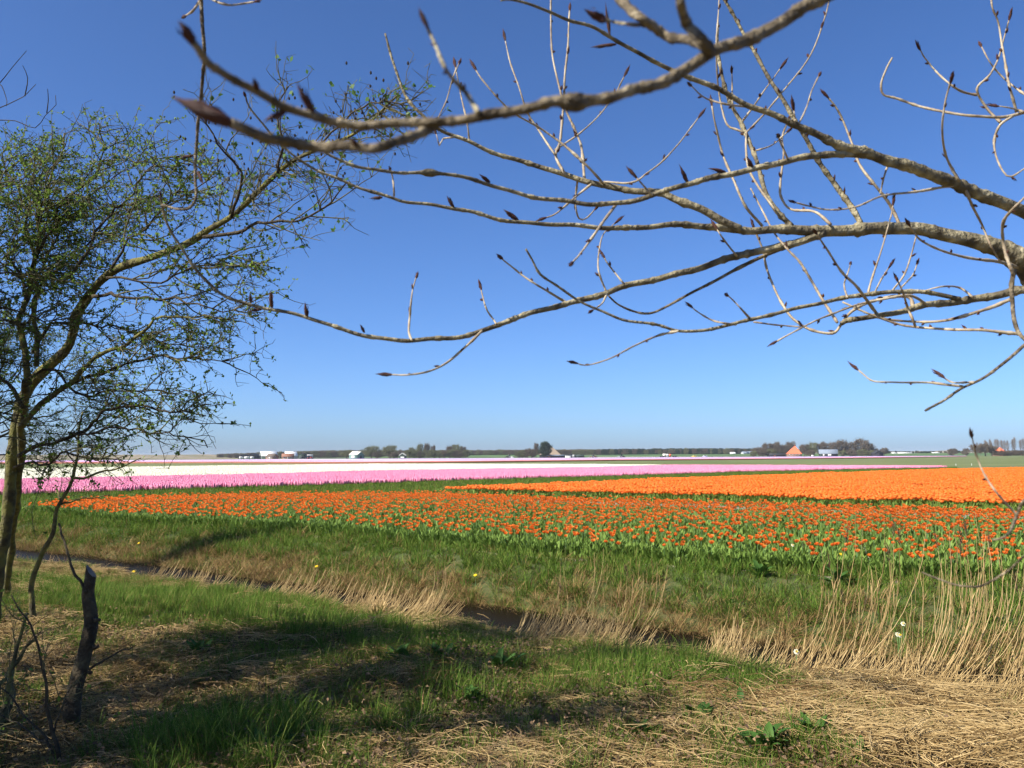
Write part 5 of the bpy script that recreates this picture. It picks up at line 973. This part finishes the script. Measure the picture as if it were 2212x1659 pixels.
gable('house', 'tiny white-roofed house on the green dike', 'house', 1580.5, 1125, 6.3, 5, 1.2, 2.6, 0, 'lgrey', 'white', z0=2.9, wins=(('f', 0, .7, 1, .6, 'glass'),))
for k, (uu, w, lab) in enumerate(((1927, 6, 'short white greenhouse, leftmost on the far green rise'), (1950, 18, 'long white greenhouse in the middle of the far green rise'), (2017, 9, 'white greenhouse furthest right on the far green rise'))): gable('greenhouse', lab, 'greenhouse', uu, 1140, w, 5, .5, 1.3, 0, 'lgrey', 'white', z0=2.8, wins=(('f', 0, .3, w * .7, .3, 'glass'),))
gable('house', 'grey blue roofed house at the wood edge, left one of two', 'house', 1607, 1130, 9, 6, 1.5, 3.6, 20, 'lgrey', 'grey', z0=2.8)
gable('house', 'grey blue roofed house at the wood edge, right one of two beside the grove', 'house', 1618, 1135, 9, 6, 1.5, 3.8, 20, 'lgrey', 'grey', z0=2.8)
# --- vehicles
def wheel(t, x, y, r, w, rim=None):
    wo = bmesh_part('wheel', t, lambda a: add_tube(a, [(x, y - w / 2, r), (x, y - w * .35, r), (x, y + w * .35, r), (x, y + w / 2, r)], [r * .93, r, r, r * .93], 16), FMT['tyre'], False)
    bmesh_part('rim', wo, lambda a: add_tube(a, [(x, y - w / 2 - .03, r), (x, y + w / 2 + .03, r)], r * .5, 12), FMT[rim or 'lgrey'])
def tractor(label, u, dist, rz, body, implement=True, mate='lgrey'):
    t = thing('tractor', label, 'tractor', GPD(u, dist, 0), rad(rz), 'tractors in the far field')
    bmesh_part('bonnet', t, lambda a: (box(a, (1.15, 0, 1.25), (1.9, .8, .8), 0, 0, .9), box(a, (.2, 0, .8), (3.4, .6, .45))), FMT[body])
    cb = bmesh_part('cab', t, lambda a: (box(a, (-.55, 0, 2.72), (1.5, 1.5, .14)), box(a, (-.55, 0, 1.3), (1.3, 1.3, .5))), FMT[body]); bmesh_part('glass', cb, lambda a: box(a, (-.55, 0, 2.1), (1.35, 1.35, 1.1), 0, 0, .92), FMT['glass'])
    bmesh_part('exhaust', t, lambda a: add_tube(a, [(1.2, .3, 1.6), (1.2, .3, 2.6)], .06, 8), FMT['tyre'])
    for s_ in (-1, 1): wheel(t, -.75, s_ * .9, .85, .5, 'red' if body == 'red' else None); wheel(t, 1.5, s_ * .8, .5, .35)
    if implement:
        bmesh_part('implement', t, lambda a: (box(a, (-2.6, 0, .8), (1.8, 2.4, .7), 0, 0, .85), box(a, (-1.6, 0, .7), (.8, .2, .15)), box(a, (-3.6, 0, .6), (.5, 2.6, .5))), FMT[mate]); bmesh_part('front_weight', t, lambda a: (box(a, (2.5, 0, .8), (.7, 1.4, .6), 0, 0, .9)), FMT['tyre'])
    return t
tractor('red tractor working the purple strip in front of the halls', 669, 600, 0, 'red', True, 'tyre')
tractor('dark tractor with a pale roof in the far strip left of the dark pine', 1098, 680, 180, 'black', True, 'white')
tractor('brown red tractor just right of the green container', 1282, 740, 0, 'brown', True, 'brown')
tractor('dark tractor with a light hopper between the container and the lorry', 1342, 760, 0, 'black', True, 'lgrey')
t = thing('lorry', 'white and orange lorry among dark machines in the far field', 'lorry', GPD(1438, 800, 0), 0)
bmesh_part('box', t, lambda a: box(a, (-1.8, 0, 2.05), (3.2, 2.4, 2.5)), FMT['cream']); cb = bmesh_part('cab', t, lambda a: (box(a, (.9, 0, 1.7), (2.0, 2.4, 2.6), 0, 0, .94)), FMT['white']); bmesh_part('windscreen', cb, lambda a: box(a, (.9, -1.19, 2.1), (1.0, .08, .8)), FMT['glass'])
bmesh_part('tail_box', t, lambda a: box(a, (3.1, 0, 1.8), (2.0, 2.4, 2.4)), FMT['orangep']); bmesh_part('panel', t, lambda a: box(a, (2.0, 0, 1.8), (.3, 2.42, 2.42)), FMT['blue']); bmesh_part('chassis', t, lambda a: box(a, (.5, 0, .65), (7.4, 1.0, .3)), FMT['tyre'])
for x_ in (-2.6, .8, 3.0):
    for s_ in (-1, 1): wheel(t, x_, s_ * 1.0, .48, .35)
for uu, lab in ((1428, 'dark low trailer left of the lorry'), (1455.5, 'dark low trailer right of the lorry')):
    t = thing('trailer', lab, 'trailer', GPD(uu, 795, 0)); bmesh_part('body', t, lambda a: (box(a, (0, 0, 1.0), (3.8, 2, .8), 0, 0, 1.1), box(a, (2.3, 0, .7), (1, .2, .15))), FMT['black'])
    for s_ in (-1, 1): wheel(t, -.7, s_ * 1.0, .45, .3); wheel(t, .7, s_ * 1.0, .45, .3)
def car(label, u, dist, rz, paint, hh=1.5):
    t = thing('car', label, 'car', GPD(u, dist, 0), rad(rz)); prof = [(-2.1, .35), (2.1, .35), (2.15, .8), (1.2, .95), (.6, hh), (-1.3, hh + .03), (-1.9, 1.0), (-2.15, .9)]; n = len(prof)
    def body(a): a.add([(x_, -.85, z_) for x_, z_ in prof] + [(x_, .85, z_) for x_, z_ in prof], [[i, (i + 1) % n, n + (i + 1) % n, n + i] for i in range(n)]); a.F.append((np.array([list(range(n))[::-1], list(range(n, 2 * n))]), 0))
    bmesh_part('body', t, body, FMT[paint])
    for s_ in (-1, 1): bmesh_part('window', t, lambda a: a.add([(-1.55, s_ * .87, 1.0), (.95, s_ * .87, 1.0), (.5, s_ * .87, hh - .08), (-1.2, s_ * .87, hh - .05)], [[0, 1, 2, 3]]), FMT['glass'])
    for x_ in (-1.3, 1.3):
        for s_ in (-1, 1): wheel(t, x_, s_ * .78, .33, .22)
    return t
car('yellow car parked right of the lorry', 1497, 790, 180, 'yellowp'); car('silver estate car furthest right of the field vehicles', 1520, 720, 180, 'silver', 1.65); car('white car parked between the red-roofed farmhouse and the grey barn', 1752.5, 850, 60, 'white')
for uu, vv, lab in ((2065, 1006.5, 'white marker post at the tip of the pink bed'), (2099, 1006, 'white marker post standing alone in the green field right of the pink bed')):
    p = GP(uu, vv, 0); t = thing('marker_post', lab, 'post', (p[0], p[1], 0)); bmesh_part('post', t, lambda a: add_tube(a, [(0, 0, 0), (0, 0, .26)], .025, 8), FMT['white']); bmesh_part('cap', t, lambda a: add_tube(a, [(0, 0, .26), (0, 0, .28), (0, 0, .3)], [.04, .035, .01], 8), FMT['white'])
# ------------------------------------------------------------------ reeds, docks and single flowers along the ditch
def at_s(u, s): y = s / (1 + SL * (u - CU) / F); return np.array([(u - CU) / F * y, y])
def reed_mesh(L, lean, seed):
    rgr = np.random.default_rng(seed); n = 12; t = np.linspace(0, 1, n); ang = lean * (1 - t) ** 1.0 + rgr.normal(0, .05, n) - .12 * t
    d = L / (n - 1); xx = np.r_[0, np.cumsum(np.sin(ang[:-1]) * d)]; zz = np.r_[0, np.cumsum(np.cos(ang[:-1]) * d)]; yy = np.cumsum(rgr.normal(0, .008, n))
    P = np.c_[xx, yy - yy[0], zz]; a = Acc(); add_tube(a, P, np.linspace(.0042, .0016, n), 5, 0, False)
    for j in range(3, n - 1, 2):                       # dry leaf sheaths
        if rgr.random() < .5: blade(a, P[j], rgr.uniform(-1, 1), rgr.uniform(.08, .2), .008, .5, .9, 2)
    return a.mesh('reed', [MT['reed']]), P[-1]
REEDS = [reed_mesh(L, le, 400 + i) for i, (L, le) in enumerate(((1.0, 1.15), (1.3, 1.0), (.8, 1.2), (1.5, .9), (1.15, .8), (.65, 1.3), (1.35, 1.15), (.9, .95)))]
def plume_mesh():
    a = Acc()
    for _ in range(26): blade(a, (0, 0, random.uniform(-.02, .1)), random.uniform(0, 6.28), random.uniform(.05, .1), .006, random.uniform(.2, .7), .5, 2)
    return a.mesh('plume', [MT['litter']])
PLUME = plume_mesh()
def reeds(u0, u1, n, pick, label, group, hs=1.0):
    cl = [(random.uniform(u0, u1), random.gauss(9.62, .16)) for _ in range(max(3, n // 5))]
    for _ in range(n):
        cu, cs = random.choice(cl); u = random.gauss(cu, 9); p = at_s(u, random.gauss(cs, .06)); j = random.choice(pick); me, tip = REEDS[j]; k = hs * random.uniform(.75, 1.1)
        r = link('dry_reed', me, None, (p[0], p[1], zg(p[0], p[1]) - .02), (random.gauss(0, .08), random.gauss(0, .08), random.gauss(.1, .35)), k); tag(r, label, 'reed', group)
        if random.random() < .12: link('plume', PLUME, r, tuple(tip))
reeds(1890, 2040, 56, (1, 3, 6, 3), 'tall dry reed stem in the high clump left of the right edge', 'tall reed clump near the right edge', 1.05)
reeds(2070, 2230, 58, (1, 3, 6, 0), 'tall dry reed stem in the clump at the right edge', 'reed clump at the right edge', 1.1)
reeds(1650, 1780, 34, (0, 1, 3, 4), 'slender upright reed stem in the clump below the tulips, right of centre', 'slender reed clump right of centre', 1.0)
reeds(1775, 1905, 22, (0, 2, 4, 7), 'short dry reed stem between the slender and the tall clumps', 'short reeds between the clumps', .85)
reeds(1500, 1650, 24, (2, 5, 0, 7), 'bent dry reed stem beside the open water', 'bent reeds beside the open water', .8)
reeds(1130, 1330, 36, (0, 1, 2, 6), 'arching tan reed stem in the sheaf at the middle of the ditch', 'arching reeds at the middle of the ditch', .95)
reeds(770, 920, 24, (0, 2, 5, 7), 'tan reed stem in the sheaf left of the middle of the ditch', 'reed sheaf left of the middle', .9)
reeds(520, 700, 12, (0, 2, 4), 'thin reed stem in the shaded ditch on the left', 'thin reeds on the left', .9)
# short broken reeds
def fan():
    a = Acc()
    for _ in range(10): 
        x_, y_ = random.gauss(0, .06), random.gauss(0, .06); l = random.uniform(.18, .5); an = random.uniform(.7, 1.2); add_tube(a, [(x_, y_, 0), (x_ + math.sin(an) * l * .55, y_ + random.gauss(0, .03), math.cos(an) * l * .55), (x_ + math.sin(an * .8) * l, y_ + random.gauss(0, .05), math.cos(an * .8) * l)], [.004, .0035, .002], 3, 0, False)
    return a.mesh('fan', [MT['reed']])
P_FAN = [proto('f%d' % i, fan()) for i in range(4)]
us = np.concatenate([RNG.uniform(1480, 2240, 150), RNG.uniform(1080, 1340, 60), RNG.uniform(740, 930, 60), RNG.uniform(300, 740, 50)]); ps = np.array([at_s(u_, s_) for u_, s_ in zip(us, RNG.normal(9.55, .26, len(us)))]); n = len(us)
scatter('broken_reeds', np.c_[ps, zg(ps[:, 0], ps[:, 1])], np.c_[RNG.normal(0, .15, n), RNG.normal(0, .15, n), RNG.normal(.1, .5, n)], RNG.uniform(.6, 1.15, n), RNG.integers(0, 4, n), P_FAN, 'short broken reeds leaning over the ditch edge', 'reeds')
# heap of pale cut reed by the water
def heap():
    a = Acc()
    for _ in range(60):
        th = random.uniform(0, 6.28); r = random.uniform(0, .16); l = random.uniform(.12, .3); an = random.uniform(.2, .8); blade(a, (r * math.cos(th), r * math.sin(th), 0), th + random.gauss(0, .5), l, .016, an, random.uniform(.3, 1.5), 3)
    return a.mesh('heap', [MT['reed']])
p = at_s(822, 9.1); tag(link('reed_tussock', heap(), None, (p[0], p[1], zg(*p))), 'pale dead reed tussock beside the water left of centre', 'tussock')
# docks
DOCKL = [one(lambda a: leafshape(a, (0, 0, 0), 0, L, w, le, cu, 0, 5, .35), MT['dock'], True) for L, w, le, cu in ((.26, .085, .5, 1.1), (.22, .09, .8, .8), (.28, .08, .35, 1.1), (.18, .075, 1.0, .6))]
def dock(u, v, size, nleaf, label):
    q = GZ(u, v); t = thing('dock_plant', label, 'dock plant', (q[0], q[1], zg(q[0], q[1]) - .01), random.uniform(0, 6.28), 'dock plants')
    for k in range(nleaf + 12): link('leaf', DOCKL[k % 4], t, (random.gauss(0, .03), random.gauss(0, .03), 0), (random.gauss(0, .1), random.gauss(0, .1), k * 2.4 + random.gauss(0, .2)), size * .68 * random.uniform(.7, 1.2))
for a_ in ((1650, 1625, 1.1, 16, 'largest dock plant, bushy broad leaves at the bottom right of centre'), (1525, 1560, .9, 9, 'dock plant on the straw above and left of the largest one'), (1745, 1595, .9, 10, 'dock plant just right of the largest one'), (1600, 1540, .8, 8, 'dock plant between grass and straw above the largest one'), (1880, 1650, .8, 7, 'dock plant on the pale straw at the bottom right'), (1085, 1450, 1.15, 12, 'dark dock plant at the left end of the bright green tuft'),
           (1815, 1268, 1.5, 16, 'tall dock plant growing on the far bank against the tulip edge'), (1640, 1245, 1.3, 12, 'dock plant at the tulip edge above the slender reeds'), (425, 1418, 1.0, 9, 'dock plant in the shade right of the stump'), (865, 1425, .9, 8, 'dock plant in the shade at the middle of the near bank'), (1010, 1520, .9, 8, 'dock plant on bare straw below the dark one'), (945, 1420, .8, 7, 'small shaded dock plant beside the grassy crest'), (1390, 1590, .7, 6, 'small dock plant on open straw near the bottom centre'), (600, 1625, .9, 10, 'nettle-like dock plant in the dark grass at the bottom left')): dock(*a_)
# dandelions and daffodils
def head(nm, n, R, mat, h=.006):
    a = Acc()
    for ring, rr in ((0, 1.0), (1, .65)):
        for k in range(n):
            th = (k + ring * .5) / n * 6.283; c, s_ = math.cos(th), math.sin(th); w = R * rr * 2.6 / n
            a.add([[c * R * .1, s_ * R * .1, h * ring], [c * R * rr * .7 - s_ * w, s_ * R * rr * .7 + c * w, h * (ring + .7)], [c * R * rr, s_ * R * rr, h * (ring + 1)], [c * R * rr * .7 + s_ * w, s_ * R * rr * .7 - c * w, h * (ring + .7)]], [[0, 1, 2, 3]])
    return a.mesh(nm, [mat])
DH = head('dandelion', 14, .024, MT['yellow']); NHd = head('daffodil', 6, .034, MT['ivory']); DST = one(lambda a: add_tube(a, [(0, 0, 0), (.005, 0, .1), (0, 0, .2)], .003, 5, 0, False), MT['tstem'])
CUPM = one(lambda a: add_tube(a, [(0, 0, 0), (0, 0, .012), (0, 0, .025)], [.008, .011, .014], 8, 0, False), MT['yellow'])
def flower(u, v, kind, label, hgt=.2):
    s_lo = 11.4; q = GP(u, v, -.15)
    for _ in range(6): q = GP(u, v, float(zg(q[0], q[1])) + hgt)
    z0 = float(zg(q[0], q[1])); t = thing(kind, label, 'flower', (q[0], q[1], z0), 0, kind + 's on the far bank'); link('stem', DST, t, scale=(1, 1, hgt / .2))
    f = link('flower', DH if kind == 'dandelion' else NHd, t, (0, 0, hgt), (rad(55) if kind != 'dandelion' else rad(30), 0, random.uniform(-.4, .4)), 1.25 if kind == 'dandelion' else .75)
    if kind == 'daffodil': link('trumpet', CUPM, f)
for u, v, lab in ((300, 1173, 'upper dandelion of the close pair left of the shaded bank'), (286, 1181, 'lower dandelion of the close pair on the left of the far bank'), (290, 1183, 'small dandelion touching the lower one of the close pair'), (361, 1152, 'dandelion just under the tulip edge on the left'), (375, 1144, 'small dandelion nearest the tulip edge on the left'), (684, 1213, 'lone dandelion in dry grass left of the middle of the far bank'), (1027, 1264, 'lone dandelion low on the far bank at the middle'), (1837, 1304, 'dandelion below the tall dock plant on the far bank'), (1820, 1291, 'small dandelion directly under the tall dock plant')): flower(u, v, 'dandelion', lab, .16)
for u, v, lab in ((1716, 1301, 'white daffodil among the slender reeds'), (1718, 1353, 'small white daffodil low among the slender reeds'), (1937, 1340, 'left white daffodil of the pair in the tall reed clump'), (1950, 1334, 'right white daffodil of the pair in the tall reed clump'), (1942, 1357, 'lowest white daffodil in the tall reed clump')): flower(u, v, 'daffodil', lab, .28)
# ------------------------------------------------------------------ a little haze in the air over the fields
hz = Acc(); box(hz, (0, 2000, 13), (9000, 8600, 32)); m = bpy.data.materials.new('haze'); m.use_nodes = True; nt = m.node_tree; nt.nodes.remove(nt.nodes['Principled BSDF'])
pv = nt.nodes.new('ShaderNodeVolumePrincipled'); pv.inputs['Color'].default_value = (.82, .9, 1, 1); pv.inputs['Density'].default_value = .00007; nt.links.new(pv.outputs[0], nt.nodes['Material Output'].inputs['Volume'])
link('haze', hz.mesh('haze', [m]), kind='stuff')
